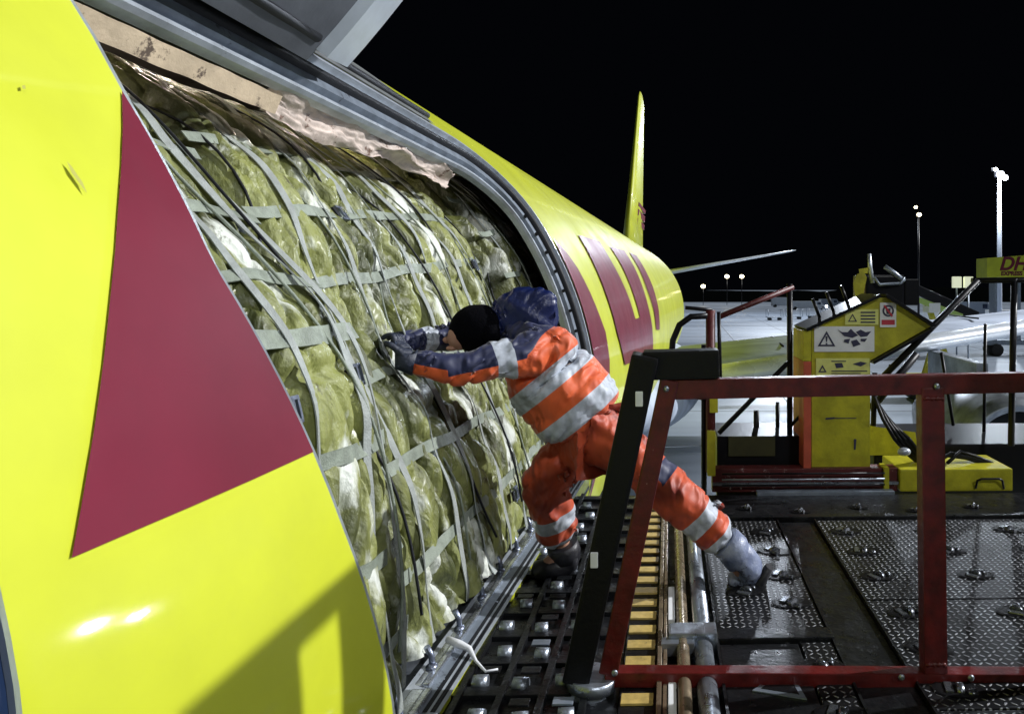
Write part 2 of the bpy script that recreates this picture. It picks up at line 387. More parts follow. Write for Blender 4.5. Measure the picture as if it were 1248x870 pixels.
# rivets and latch fittings down the aft jamb
for i in range(13):
    th = thB+.1+(thT-thB-.25)*i/12
    b = MB(); c = cyl(th, YA-.165, RR-.052); nr = (cyl(th, 0, 1)-Vector((xc, 0, zc))).normalized()
    b.tube([c-Vector((0, .0, 0)), c+Vector((0, -.03, 0))+nr*.006], .013, 8); b.build('latch_bolt', M['seal'], plane)
# cabin liner, floor
b = MB()
b.grid(lambda u, v: cyl(thT-.045+(math.pi-thT+.4)*u, -1+12*v, RR-.20+.028*noise.noise(Vector((u*14, v*26, 0)))+.014*noise.noise(Vector((u*40, v*70, 4)))), 60, 150)
b.build('ceiling_liner', M['ceiling'], plane, fix=False)
b = MB()
b.grid(lambda u, v: cyl(math.pi+.3+(math.pi-.45-.3+.0)*u, -1+12*v, RR-.12), 40, 4); b.grid(lambda u, v: cyl(.75+(-1.0)*u, 5.85+4*v, RR-.14), 24, 4)
b.tube([(xc, -1, zc), (xc, -.9, zc)], RR-.1, 60); b.tube([(xc, 10.9, zc), (xc, 11, zc)], RR-.1, 60)
b.build('cabin_lining', M['cabin'], plane)
b = MB(); b.box(xc-2.6, -1.06, -1, 11, -1.56, -1.46); b.box(-1.06, -.90, 2.1, 5.7, -1.56, -1.43); b.build('cabin_floor', M['black'], plane)
# board edge lining above the load, along the top of the opening
b = MB()
b.grid(lambda u, v: Vector((-1.655-.03*u, .9+1.95*v, (.752-.006*v)-(.062+.008*v)*u+.006*noise.noise(Vector((v*14, u*3, 1))))), 3, 60)
b.build('edge_board', M['ply'], plane, fix=False)
b = MB()
def torn(u, v):
    q = Vector((v*5, u*1.5, 5)); return Vector((-1.66-.07*u+.06*noise.noise(q)+.012*noise.noise(q*6), 2.80+2.05*v+.02*noise.noise(q*3), .79-(.10+.03*math.sin(v*7))*u-.03*v+.03*noise.noise(q*1.7)+.006*noise.noise(q*6)))
b.grid(torn, 24, 130); b.build('torn_lining', M['torn'], plane, fix=False)
# grey hinge fairing over the opening
b = MB(); b.grid(lambda u, v: cyl(thT+.002+.32*u, 1.0+3.6*v-.5*u*v, RR+.008), 12, 12); b.build('hinge_fairing', mat('fairing_paint', (.16, .17, .17), .75, var=.4, vscale=5, spec=.15), plane, fix=False)
b = MB(); b.tube([cyl(thT+.03, 1.0, RR+.02), cyl(thT+.03, 4.6, RR+.015)], .02, 10); b.build('door_hinge', M['seal'], plane)
# open cargo door: curved panel swung up
hg = cyl(thT-.02, 0, RR+.01)
def door_pt(s, Y, dep):    # s 0..1 along the panel from the hinge, dep: thickness towards the inside
    a = R(47)+.62*s; Rr = 2.9
    # arc of radius Rr starting at the hinge, bending back inboard as the skin does
    ang = R(47); k = s*2.75
    px = hg.x+k*math.cos(ang+.10*k); pz = hg.z+k*math.sin(ang+.10*k)
    tx, tz = math.cos(ang+.2*k), math.sin(ang+.2*k)
    return Vector((px+tz*dep, Y, pz-tx*dep))
DY0, DY1 = 1.45, 3.17
b = MB(); b.grid(lambda u, v: door_pt(.02+.98*u, DY0+(DY1-DY0)*v, 0), 24, 4); b.build('cargo_door_skin', M['yellow'], plane)
b = MB(); b.grid(lambda u, v: door_pt(.0+1.0*u, DY0+(DY1-DY0-.335)*v, .14+.004*noise.noise(Vector((u*6, v*6, 0)))), 24, 8); b.build('cargo_door_lining', M['door_panel'], plane)
b = MB()
for (ya, yb, d0, d1) in ((DY1-.34, DY1-.30, .14, .17), (DY1-.30, DY1-.06, .17, .12), (DY1-.06, DY1, .12, .0)):
    b.grid(lambda u, v: door_pt(.02+.98*u, ya+(yb-ya)*v, d0+(d1-d0)*v), 24, 2)
b.build('cargo_door_edge', M['door_edge'], plane)
for k in range(5):
    y = 1.5+k*.3; b = MB(); b.tube([cyl(thT-.01, y, RR+.01), cyl(thT+.03, y+.02, RR+.05), door_pt(.05, y+.03, .08)], .02, 8); b.build('hinge_arm', M['frame_light'], plane)
b = MB(); b.tube([door_pt(.035, 1.5, .13), door_pt(.035, 2.8, .13)], .022, 10); b.build('hinge_seal', M['seal'], plane)
# painted markings: polygons given on the barrel, draped 3 mm above the skin
def drape(poly, name, m, dens=.12, r=RR+.004, parent=None):
    b = MB(); vs_ = [b.bm.verts.new((p[0]*3, p[1], 0)) for p in poly]; b.bm.faces.new(vs_)
    bmesh.ops.triangulate(b.bm, faces=b.bm.faces)
    for _ in range(9):
        es = [e for e in b.bm.edges if e.calc_length() > dens]
        if not es: break
        bmesh.ops.subdivide_edges(b.bm, edges=es, cuts=1); bmesh.ops.triangulate(b.bm, faces=b.bm.faces)
    for v in b.bm.verts: v.co = cyl(v.co.x/3, v.co.y, r)
    for f in b.bm.faces: f.smooth = True
    o = b.build(name, m, plane, fix=False)
    return o
e1, e2 = hit(135, 108), hit(375, 553)
edge = []
for i in range(15):
    th = e1[0]+(e2[0]-e1[0])*i/14; edge.append((th, fwd_at(th)-.004))
drape(edge+[hit(300, 587), hit(220, 622), hit(140, 656), hit(68, 687), hit(88, 580), hit(104, 480), hit(117, 370), hit(128, 250), hit(134, 150)], 'livery_stripe', M['crimson'])
# far letters, in photo points -> barrel
def far_poly(pts): return [hit(*p) for p in pts]
drape([(thB+.62, YA+.02), (thB+.42, YA+.02), (thB+.2, YA+.02), (thB-.15, YA+.02)]+far_poly(((741, 440), (736, 405), (729, 386), (717, 357), (702, 328), (688, 308)))+[hit(672, 290)], 'livery_letter', M['crimson'], .22, RR+.014)
drape(far_poly(((703, 287), (729, 295), (742, 316), (755, 340), (766, 366), (773, 389), (779, 387), (772, 362), (763, 338), (752, 316), (742, 301), (760, 306), (772, 326), (783, 353), (790, 378), (794, 400), (795, 430), (760, 445), (751, 407), (738, 362), (722, 322))), 'livery_letter', M['crimson'], .22, RR+.014)
drape(far_poly(((766, 308), (775, 312), (786, 330), (795, 350), (802, 378), (803, 402), (799, 402), (796, 378), (788, 353), (778, 328))), 'livery_letter', M['crimson'], .22, RR+.014)
# scuffs and scratches
for pts in ([(60, 196), (66, 202), (80, 222), (86, 236), (78, 226), (66, 210)], [(3, 102), (7, 101), (8, 106), (4, 106)]):
    drape(far_poly(pts), 'paint_scuff', mat('scuff', (.36, .36, .06), .6) if pts[0][0] < 70 else mat('scuff', (.34, .09, .09), .6), .05, RR+.008)
# skin seams
for Y in (.42, 9.5, 14, 18.5, 23, 27):
    b = MB(); b.grid(lambda u, v: cyl(-.6+1.9*u, Y+.012*(1+Y*.06)*v, RR+.0015), 40, 1); b.build('skin_seam', mat('seam', (.34, .33, .02), .5), plane, fix=False)
for th in (.35, .9):
    b = MB(); b.grid(lambda u, v: cyl(th+.006*v, 7.3+21*u, RR+.0015), 30, 1); b.build('skin_seam', mat('seam', (.34, .33, .02), .5), plane, fix=False)
# window at the far left
wt, wy = hit(-8, 785)
b = MB()
def rr(a, rx, ry, p=3.2): c, s_ = math.cos(a), math.sin(a); return (abs(c)**(2/p))*(1 if c > 0 else -1)*rx, (abs(s_)**(2/p))*(1 if s_ > 0 else -1)*ry
def ringat(f0, f1, r0, r1):
    b.grid(lambda u, v: (lambda q, k: cyl(wt+q[1]*k, wy-.125+q[0]*k, r0+(r1-r0)*v))(rr(u*2*math.pi, .125, .085), f0+(f1-f0)*v), 48, 2, closed=True)
ringat(1.0, .86, RR+.002, RR+.012); ringat(.86, .84, RR+.012, RR-.01); b.build('window_frame', M['frame_grey'], plane, fix=False)
b = MB(); b.grid(lambda u, v: (lambda q: cyl(wt+q[1]*.86*v, wy-.125+q[0]*.86*v, RR+.0035))(rr(u*2*math.pi, .125, .085)), 48, 5, closed=True); b.build('window_pane', M['glass'], plane, fix=False)

# airfoil surface between two stations
def airfoil(n=28):
    pts = []
    for i in range(n):
        t = i/n*2*math.pi; x = (1-math.cos(t))/2; th = .60*(.2969*math.sqrt(x)-.126*x-.3516*x*x+.2843*x**3-.1036*x**4)
        pts.append((x, th*(1 if t <= math.pi else -1)))
    return pts
def wing(name, stations, m, vertical=False, c0=0, c1=1):
    b = MB(); af = airfoil(); rows = []
    for (pos, chord, thick) in stations:
        row = []
        for (x, t) in af:
            q = Vector((t*thick*chord*8, x*chord, 0)) if vertical else Vector((0, x*chord, t*thick*chord*8))
            row.append(b.bm.verts.new(Vector(pos)+q))
        rows.append(row)
    n = len(af)
    for a, c in zip(rows, rows[1:]):
        for k in range(n): b.bm.faces.new((a[k], a[(k+1) % n], c[(k+1) % n], c[k])).smooth = True
    b.bm.faces.new(rows[0]); b.bm.faces.new(list(reversed(rows[-1])))
    return b.build(name, m, plane)
fin = wing('tail_fin', [((xc, 33.2, 1.2), 9.5, .09), ((xc, 36.2, 5.0), 6.6, .085), ((xc, 40.4, 10.5), 3.4, .075), ((xc, 40.9, 10.85), 2.4, .05)], M['yellow'], True)
def on_plane(name, x0, x1, z0, z1, Yp, m):
    b = MB(); b.box(x0, x1, Yp, Yp+.8, z0, z1, .02); return b.build(name, m, plane)
for (dz, hh) in ((3.55, .34), (4.05, .22), (3.1, .3)):
    b = MB(); Yb = 33.2+(dz-.2)*.80
    b.prism([(Yb+.5, dz), (Yb+4.6, dz), (Yb+4.8, dz+hh), (Yb+.75, dz+hh)], lambda u, v: Vector((xc+.31, u, v)), lambda u, v: Vector((xc+.05, u, v))); b.build('fin_marking', M['crimson'], plane)
wing('tailplane', [((xc+.6, 38.8, .65), 5.6, .055), ((xc+4.8, 41.3, 1.42), 3.6, .05), ((xc+8.75, 43.6, 2.15), 1.9, .05), ((xc+9.0, 43.9, 2.2), 1.2, .03)], M['slat'])
# wing: box, slat, gap and flap
def wl(X, dY, dz): return Vector((X, 18+(X+1.2)*.53+dY, -2.25+(X+1.2)*.095+dz))
wing('wing', [(wl(-1.5, 1.0, 0), 8.6, .09), (wl(6, .9, 0), 6.0, .08), (wl(17, .5, 0), 3.2, .07)], M['wing'])
wing('slat', [(wl(-.4, -.1, -.22), 2.0, .32), (wl(6, -.1, -.2), 1.8, .31), (wl(17, 0, -.15), 1.3, .3)], M['slat'])
wing('flap', [(wl(-1.0, 9.6, -.35), 2.4, .06), (wl(6, 6.9, -.3), 1.8, .06), (wl(12, 5.2, -.25), 1.4, .06)], M['wing'])
b = MB()
for X in (2.2, 5.0, 9.0, 12.5):
    b.tube([wl(X, 1.2, .25), wl(X+.02, 5.5-X*.15, .25)], .03, 6)
b.build('wing_seam', M['seal'], plane)
eng = MB(); ec = Vector((6.9, 0, -3.75)); prof = [(16.4, 1.02), (16.32, 1.16), (16.5, 1.30), (17.4, 1.42), (19.2, 1.36), (21, 1.05), (22.4, .7)]
eng.grid(lambda u, v: (lambda i, f: Vector((ec.x+math.cos(2*math.pi*u)*(prof[i][1]*(1-f)+prof[i+1][1]*f), prof[i][0]*(1-f)+prof[i+1][0]*f, ec.z+math.sin(2*math.pi*u)*(prof[i][1]*(1-f)+prof[i+1][1]*f))))(min(5, int(v*6)), v*6-min(5, int(v*6))), 48, 24, closed=True)
engine = eng.build('engine', M['nacelle'], plane)
b = MB(); b.tube([(ec.x, 16.9, ec.z), (ec.x, 17.3, ec.z)], [1.03, 1.03], 40); b.tube([(ec.x, 16.45, ec.z), (ec.x, 16.9, ec.z)], [.05, .32], 20); o = b.build('engine_fan', M['seal'], plane)
b = MB(); b.box(ec.x-.16, ec.x+.16, 18.6, 22.6, ec.z+.9, -1.9, .05); b.build('engine_pylon', M['nacelle'], plane)
b = MB(); b.grid(lambda u, v: Vector((xc+1.0+2.6*math.sin(math.pi*v)**.5*math.sin(u*math.pi/1), 15.5+15*v, -2.9-1.4*math.cos(u*math.pi)*math.sin(math.pi*v)**.5)), 24, 24); b.build('belly_fairing', M['wing'], plane, fix=False)

# ------------------------------------------------------------------ netted cargo pallets
class Load:
    def __init__(s, prof, Y0, Y1, seed, hs, vs_, bulge=.055):
        s.p = [Vector(q) for q in prof]; s.Y0, s.Y1, s.seed, s.hs, s.vs, s.bulge = Y0, Y1, seed, hs, vs_, bulge
        L = [0]
        for a, b in zip(s.p, s.p[1:]): L.append(L[-1]+(b-a).length)
        s.L = [x/L[-1] for x in L]; s.len = L[-1]
    def base(s, t):
        for i in range(len(s.p)-1):
            if t <= s.L[i+1] or i == len(s.p)-2:
                k = (t-s.L[i])/(s.L[i+1]-s.L[i]); return s.p[i].lerp(s.p[i+1], k)
    def prof(s, t):
        w_ = .035; q = Vector((0, 0))
        for d in (-1, -.5, 0, .5, 1): q += s.base(min(1, max(0, t+d*w_)))
        return q/5
    def nor(s, t):
        a = s.prof(max(0, t-.01)); b = s.prof(min(1, t+.01)); d = (b-a).normalized(); return Vector((d.y, 0, -d.x))
    def tz(s, z):
        a, b = 0, 1
        for _ in range(24):
            m = (a+b)/2
            if s.base(m).y < z: a = m
            else: b = m
        return (a+b)/2
    def hz(s, h, Y):
        k = (Y-s.Y0)/(s.Y1-s.Y0); return h[0]+(h[1]-h[0])*k
    def disp(s, t, Y):
        p = s.prof(t); z = p.y; w = t*s.len
        q = Vector((p.x, Y*2.0, p.y*1.1+s.seed))
        wp = .25*noise.noise(Vector((w*1.3, Y*1.3, s.seed)))
        wp = .16*noise.noise(Vector((w*.9, Y*1.1, s.seed)))+.035*noise.noise(Vector((w*3.1, Y*2, s.seed)))
        def crease(n_, wd): return math.exp(-abs(n_)/wd)
        f1 = noise.noise(Vector(((Y+wp+.10*w)*5.0, w*.28, s.seed*2.3))); f2 = noise.noise(Vector(((Y-.20*w+wp)*9.5, w*.7+9, s.seed*1.7)))
        f3 = noise.noise(Vector((w*1.2+wp*2+Y*.7, Y*.7, s.seed*5.1)))
        f5 = noise.noise(Vector(((Y+.45*w)*4.5, w*1.2-Y, s.seed+21)))
        d = s.bulge*.7*noise.noise(q*1.1)-.14*math.exp(-(f1/.05)**2)-.05*crease(f2, .05)-.03*math.exp(-(f3/.03)**2)
        d += .045*(1-crease(f5, .09))-.02+.02*abs(f1)
        f6 = noise.noise(Vector(((Y-.6*w)*9, w*3+Y*2, s.seed+33))); d -= .010*crease(f6, .10)
        d += .006*noise.noise(Vector((Y*22+w*4, w*6, s.seed)))
        dist = 9
        for h in s.hs: dist = min(dist, abs(z-s.hz(h, Y))*1.1)
        d += s.bulge*.3*(min(1, dist/.14)**.7)-.02
        e = min(Y-s.Y0, s.Y1-Y); d -= .16*max(0, 1-e/.16)**2
        return d
    def pt(s, t, Y, lift=0, raw=False):
        p = s.prof(t); n_ = s.nor(t)
        d = s.disp(t, Y)
        return Vector((p.x, Y, p.y))+n_*(d+lift)
    def surface(s, b, nt, ny):
        b.grid(lambda u, v: s.pt(u, s.Y0+(s.Y1-s.Y0)*v), nt, ny)
        # end faces
        for (Y, sg) in ((s.Y0, -1), (s.Y1, 1)):
            def ef(u, v, Y=Y, sg=sg):
                a = s.pt(u, Y); c = Vector((-3.5, Y, a.z)); q = a.lerp(c, v)
                q.y += sg*.03*(1+noise.noise(q*3))*(min(1, v*6)); return q
            b.grid(ef, nt//2, 18)
def make_pallet(lbl, L, rail=(1.1, 2.98), tarp='tarp', dens=1.0, buckles=()):
    root = thing('netted_pallet', lbl, 'cargo pallet', (0, 0, 0), -math.atan(AT), 'netted cargo pallets in the aircraft door')
    b = MB(); L.surface(b, int(230*dens), int(230*dens)); b.build('wrapped_load', M[tarp], root, fix=True)
    x0 = L.p[0].x
    b = MB(); b.box(-3.6, x0+.03, rail[0], rail[1], -1.43, -1.40)
    b.build('pallet_base', M['steel'], root)
    b = MB(); b.box(x0+.03, x0+.055, rail[0], rail[1], -1.43, -1.37, .006); b.box(x0+.058, x0+.072, rail[0], rail[1], -1.43, -1.395, .003); b.box(x0-.02, x0+.03, rail[0], rail[1], -1.399, -1.375, .006)
    b.build('edge_rail', M['chrome'], root)
    for h in L.hs:
        b = MB(); pts, ns = [], []
        n = 60
        for i in range(n+1):
            Y = L.Y0+.01+(L.Y1-L.Y0-.02)*i/n; z = L.hz(h, Y)+.008*math.sin(Y*9+h[0]*20); t = L.tz(z)
            pr = L.prof(t); lift = max(L.disp(t, Y), -.03)+.012
            pts.append(Vector((pr.x, Y, pr.y))+L.nor(t)*lift); ns.append(L.nor(t))
        for _ in range(4): pts = [pts[0]]+[(pts[i-1]+pts[i]+pts[i+1])/3 for i in range(1, n)]+[pts[-1]]
        ns = [(a+Vector((0, .25*math.sin(i*.5), .25*math.sin(i*.33+h[0]*7)))).normalized() for i, a in enumerate(ns)]
        b.ribbon(pts, ns, h[2] if len(h) > 2 else .05); b.build('cross_strap', M['strap'], root)
    for k, v in enumerate(L.vs):
        b = MB(); pts, ns = [], []; n = 90
        for i in range(n+1):
            t = .0+.86*i/n; Y = v(t) if callable(v) else v
            Y = Y+.02*math.sin(t*9+k*2); pr = L.prof(t); lift = max(L.disp(t, Y), -.03)+.018
            pts.append(Vector((pr.x, Y, pr.y))+L.nor(t)*lift); ns.append(L.nor(t))
        for _ in range(5): pts = [pts[0]]+[(pts[i-1]+pts[i]+pts[i+1])/3 for i in range(1, n)]+[pts[-1]]
        ns = [(a+Vector((0, .35*math.sin(i*.21+k*3), 0))).normalized() for i, a in enumerate(ns)]
        b.ribbon(pts, ns, .026 if k % 2 else .032, .004); b.build('upright_strap', M['strap_pale'], root)
    # slack diagonal cords
    for k in range(int(9*dens)):
        b = MB(); Ya = L.Y0+.05+(L.Y1-L.Y0-.35)*k/8; pts = []
        for i in range(41):
            t = .97-.92*i/40; Y = Ya+(.34 if k % 3 else .05)*(i/40)+.03*math.sin(i*.4+k); pts.append(L.pt(t, min(L.Y1-.02, max(L.Y0+.02, Y)), .03))
        for _ in range(5): pts = [pts[0]]+[(pts[i-1]+pts[i]+pts[i+1])/3 for i in range(1, 40)]+[pts[-1]]
        b.tube(pts, .0055, 6); b.build('net_cord', M['strap'] if k % 2 else M['seal'], root)
    for (z, Y) in buckles:
        t = L.tz(z); c = L.pt(t, Y, .025); n_ = L.nor(t); up = Vector((0, 1, 0)); tt = n_.cross(up).normalized()
        b = MB()
        for s_ in (-1, 1): b.bar(c+tt*.032*s_-up*.03, c+tt*.032*s_+up*.03, .012, .014, n_, .003)
        b.bar(c-tt*.036, c+tt*.036, .012, .016, n_, .003); b.bar(c-tt*.036+up*.028, c+tt*.036+up*.028, .01, .012, n_, .003)
        b.build('buckle', M['buckle'], root)
        b = MB(); b.bar(c-tt*.025-up*.05, c+tt*.025-up*.05, .035, .01, n_, .003); b.build('buckle_tongue', M['seal'], root)
    for k in range(int((rail[1]-rail[0])/.3)):
        Y = rail[0]+.12+k*.3; b = MB()
        b.tube([(x0+.02, Y, -1.37), (x0+.015, Y+.01, -1.34), (x0+.0, Y, -1.30)], .012, 8); b.ball((x0+.02, Y, -1.372), .022, 1, 1.2, .6, 10, 6)
        b.build('net_hook', M['buckle'], root)
    return root
LA = Load([(-.99, -1.37), (-1.0, -1.0), (-1.06, -.6), (-1.13, -.22), (-1.19, -.1), (-1.5, .22), (-1.85, .60), (-2.2, .84), (-2.7, 1.02), (-3.4, 1.1)], .9, 2.50, 1,
          [(-.11, -.14, .062), (-.51, -.50), (-.79, -.86), (-1.10, -1.14), (.05, .03, .045), (.28, .24, .045), (.5, .46, .045), (.72, .68, .045)],
          [lambda t: 1.75+.25*t, lambda t: 2.05+.1*t, lambda t: 2.3+.05*t, lambda t: 2.44-.02*t, lambda t: 1.4+.3*t])
LB = Load([(-1.01, -1.37), (-1.06, -1.0), (-1.17, -.6), (-1.38, -.25), (-1.46, .0), (-1.6, .3), (-1.87, .61), (-2.25, .85), (-2.7, 1.02), (-3.4, 1.1)], 2.54, 5.05, 6,
          [(.0, .19, .05), (.28, .47, .05), (.54, .72, .045), (-.36, -.32, .045), (-.66, -.70, .05), (-1.04, -1.0, .05)],
          [lambda t: 2.75+.1*t, lambda t: 3.1+.1*t, lambda t: 3.42-.1*t, lambda t: 3.72, lambda t: 4.05-.15*t, lambda t: 4.38-.2*t, lambda t: 4.75])
LC = Load([(-1.3, -1.37), (-1.3, -1.0), (-1.3, -.6), (-1.32, -.25), (-1.4, .1), (-1.55, .35), (-1.85, .68), (-2.25, .95), (-2.7, 1.15), (-3.4, 1.3)], 5.2, 7.4, 11,
          [(-.2, -.2, .04), (.1, .1, .04), (.4, .4, .04), (.65, .65, .04)], [5.5, 5.8, 6.1, 6.4])
make_pallet('nearest netted pallet of olive plastic-wrapped freight beside the dark red marking', LA, (1.0, 2.51), buckles=((.47, 2.3), (.25, 2.42), (.02, 2.42), (-.28, 2.42), (-.33, 1.92), (-.7, 2.3)))
make_pallet('middle netted pallet of olive wrapped freight that the worker is pushing', LB, (2.53, 5.1), buckles=((.72, 4.6), (.34, 3.3), (.13, 4.75), (-.33, 2.8), (-.68, 3.1), (-1.1, 3.9)))
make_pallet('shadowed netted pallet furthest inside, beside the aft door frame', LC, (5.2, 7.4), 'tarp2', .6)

# a loose plastic tie trailing over the rail
b = MB(); b.tube([P(545, 778, 2.82), P(560, 785, 2.80), P(572, 790, 2.79), P(580, 805, 2.76), P(592, 818, 2.7), P(607, 815, 2.71)], [.012, .016, .011, .006, .005, .004], 8)
o = b.build('plastic_tie', M['twine']); o['label'] = 'pale twisted plastic tie trailing over the bright pallet rail'; o['category'] = 'tie'

# ------------------------------------------------------------------ cargo loader
LV = 815.0; LT = (LV-VX)/F
loader = thing('cargo_loader', 'cargo loader platform with roller deck, red guard frame and yellow control tower', 'cargo loader', (0, 0, 0), -math.atan(LT))
def Q(x, y, Y): return P(x, y, Y, LV)     # photo point -> loader frame
DZ = -1.4
b = MB(); b.box(-.97, 4.2, .9, 5.12, DZ-.26, DZ-.06); b.box(-.97, -.90, .9, 5.12, DZ-.06, DZ-.012); b.build('deck_frame', M['black'], loader)
# tread plates
def plate(x0, x1, y0, y1, name='tread_plate', m='tread', z=DZ, th=.05):
    b = MB(); b.box(x0, x1, y0, y1, z-th, z, .004); return b.build(name, M[m], loader)
plate(.20, .645, 3.02, 4.42); plate(.52, .645, .9, 2.90)
for (x0, x1) in ((.885, 2.45), (2.46, 4.15)):
    for (y0, y1) in ((.9, 2.42), (2.43, 3.28), (3.29, 4.42)): plate(x0, x1, y0, y1)
plate(.66, .87, .9, 4.42, 'belt_cover', 'black', DZ-.012)
plate(.20, .51, .9, 2.90, 'hatch_plate', 'black', DZ-.004)
b = MB()
b.box(.19, .66, 2.915, 3.005, DZ-.03, DZ+.012, .006); b.box(.19, 4.15, 4.44, 4.50, DZ-.04, DZ+.015, .006)
b.box(.188, .198, .9, 4.42, DZ-.05, DZ+.01); b.box(.648, .657, .9, 4.42, DZ-.05, DZ+.008); b.box(.874, .882, .9, 4.42, DZ-.05, DZ+.008)
b.build('deck_ribs', M['black'], loader)
plate(-.2, 4.15, 4.51, 5.08, 'rear_channel', 'black', DZ-.03)
# caster units set in oval recesses
def caster(at):
    r = MB()
    r.grid(lambda u, v: Vector((.085*math.cos(2*math.pi*u)*(.86+.14*v), .052*math.sin(2*math.pi*u)*(.86+.14*v), .008-.002*v)), 28, 1, closed=True)
    r.grid(lambda u, v: Vector((.073*math.cos(2*math.pi*u)*v, .044*math.sin(2*math.pi*u)*v, .0065)), 28, 2, closed=True)
    o = r.build('caster_unit', M['rubber'], loader); o.location = at
    w_ = MB(); w_.tube([(-.01, 0, .004), (.012, 0, .004)], .026, 14); w_.tube([(.022, -.02, .008), (.05, -.016, .010)], .013, 8); w_.box(-.045, -.02, -.028, .028, .002, .014, .003)
    w_.build('caster_wheel', M['casteel'], o); return o
c0 = None
spots = [(X, Y) for Y in (4.22, 3.9, 3.56, 3.16, 2.85, 2.55, 2.2) for X in (1.02, 1.5, 1.98, 2.46+.04, 3.0)]+[(.56, Y) for Y in (4.22, 3.9, 3.58, 3.25, 2.72, 2.4)]+[(.34, 4.05), (.36, 3.4)]
for (X, Y) in spots:
    X += random.uniform(-.015, .015); Y += random.uniform(-.012, .012)
    if c0 is None: c0 = caster((X, Y, DZ)); cc = c0
    else: cc = copy_part(c0, loader, (X, Y, DZ))
    cc.rotation_euler = (0, 0, random.uniform(-.3, .3)); cc.scale = (1.1, 1.15, .8)
    for ch in [k for k in C.objects if k.parent == cc]: ch.rotation_euler = (0, 0, random.uniform(-1, 1))
for k in range(9):
    X = .1+k*.38; cc = copy_part(c0, loader, (X+random.uniform(-.04, .04), 4.68+(k % 2)*.08, DZ-.03)); cc.rotation_euler = (0, 0, random.uniform(-.3, .3)); cc.scale = (.8, .8, 1)
# bridge plate with rows of small rollers near the sill
b = MB(); b.box(-.895, -.175, .9, 5.08, DZ-.06, DZ-.030)
for k in range(5): b.box(-.885+k*.145, -.86+k*.145, .9, 5.06, DZ-.030, DZ-.006, .003)
for k in range(17): b.box(-.88, -.19, 1.5+k*.215, 1.56+k*.215, DZ-.030, DZ-.012, .003)
b.build('bridge_plate', M['black'], loader)
def roller(at):
    r = MB(); r.tube([(-.026, 0, 0), (.026, 0, 0)], .029, 12); o = r.build('roller', M['steel'], loader); o.location = at
    return o
r0 = None
for j in range(15):
    for i in range(4):
        X = -.80+i*.147+(.02 if j % 2 else -.02); Y = 1.78+j*.2150+(i % 2)*.02
        if random.random() < .08: continue
        if r0 is None: r0 = rr_ = roller((X, Y, DZ-.016))
        else: rr_ = copy_part(r0, loader, (X, Y, DZ-.016))
        rr_.rotation_euler = (0, 0, random.uniform(-.12, .12))
for j in range(12):
    for i in range(4):
        X = -.80+i*.147; Y = 1.87+j*.215+random.uniform(-.01, .01)
        if random.random() < .25: continue
        b = MB(); b.box(X-.035, X+.035, Y-.022, Y+.022, DZ-.012, DZ-.004, .003)
        b.build('tread_block', M['black'] if random.random() < .6 else M['frame_grey'], loader)
# hazard strip
b = MB(); b.box(-.168, -.045, .9, 5.05, DZ-.05, DZ-.004); b.build('hazard_strip', M['black'], loader)
for k in range(30):
    y = 1.2+k*.128; b = MB(); b.box(-.162, -.052, y, y+.064, DZ-.003, DZ+.006, .002); b.build('hazard_block', M['stripeyellow'], loader)
b = MB(); b.box(-.042, -.025, .9, 5.0, DZ-.05, DZ+.022, .003); b.box(-.02, -.006, .9, 5.0, DZ-.05, DZ+.012, .003); b.build('side_rail', M['tanpole'], loader)
b = MB(); b.tube([(.055, .9, DZ+.012), (.055, 4.6, DZ+.012)], .024, 14); b.build('guide_pole', M['tanpole'], loader)
b = MB(); b.tube([(.135, .9, DZ+.0), (.135, 2.86, DZ+.0)], .036, 18); b.build('long_roller', M['steel'], loader)
b = MB(); b.tube([(.135, 3.0, DZ+.0), (.135, 4.6, DZ+.0)], .036, 18); b.build('long_roller', M['steel'], loader)
b = MB(); b.box(.0, .19, 2.88, 2.98, DZ-.04, DZ+.05, .008); b.box(-.03, .1, 2.84, 2.90, DZ-.02, DZ+.03, .006); b.build('roller_bracket', M['steel'], loader)
b = MB(); b.box(-.002, .026, 3.08, 3.42, DZ-.05, DZ+.016, .004); b.box(-.002, .026, 2.3, 2.6, DZ-.05, DZ+.016, .004); b.build('roller_shim', M['white'], loader)
b = MB(); b.box(-.006, .188, .9, 4.6, DZ-.06, DZ-.035); b.build('roller_trough', M['black'], loader)
# warning triangle on the hatch plate
b = MB(); tri = [(.29, 2.56), (.47, 2.50), (.44, 2.72)]
b.prism(tri, lambda u, v: Vector((u, v, DZ+.001)), lambda u, v: Vector((u, v, DZ-.003))); b.build('deck_label', M['frame_grey'], loader)
b = MB(); cx, cy = sum(p[0] for p in tri)/3, sum(p[1] for p in tri)/3
b.prism([(cx+(p[0]-cx)*.7, cy+(p[1]-cy)*.7) for p in tri], lambda u, v: Vector((u, v, DZ+.003)), lambda u, v: Vector((u, v, DZ+.0))); b.build('deck_label_inset', M['black'], loader)

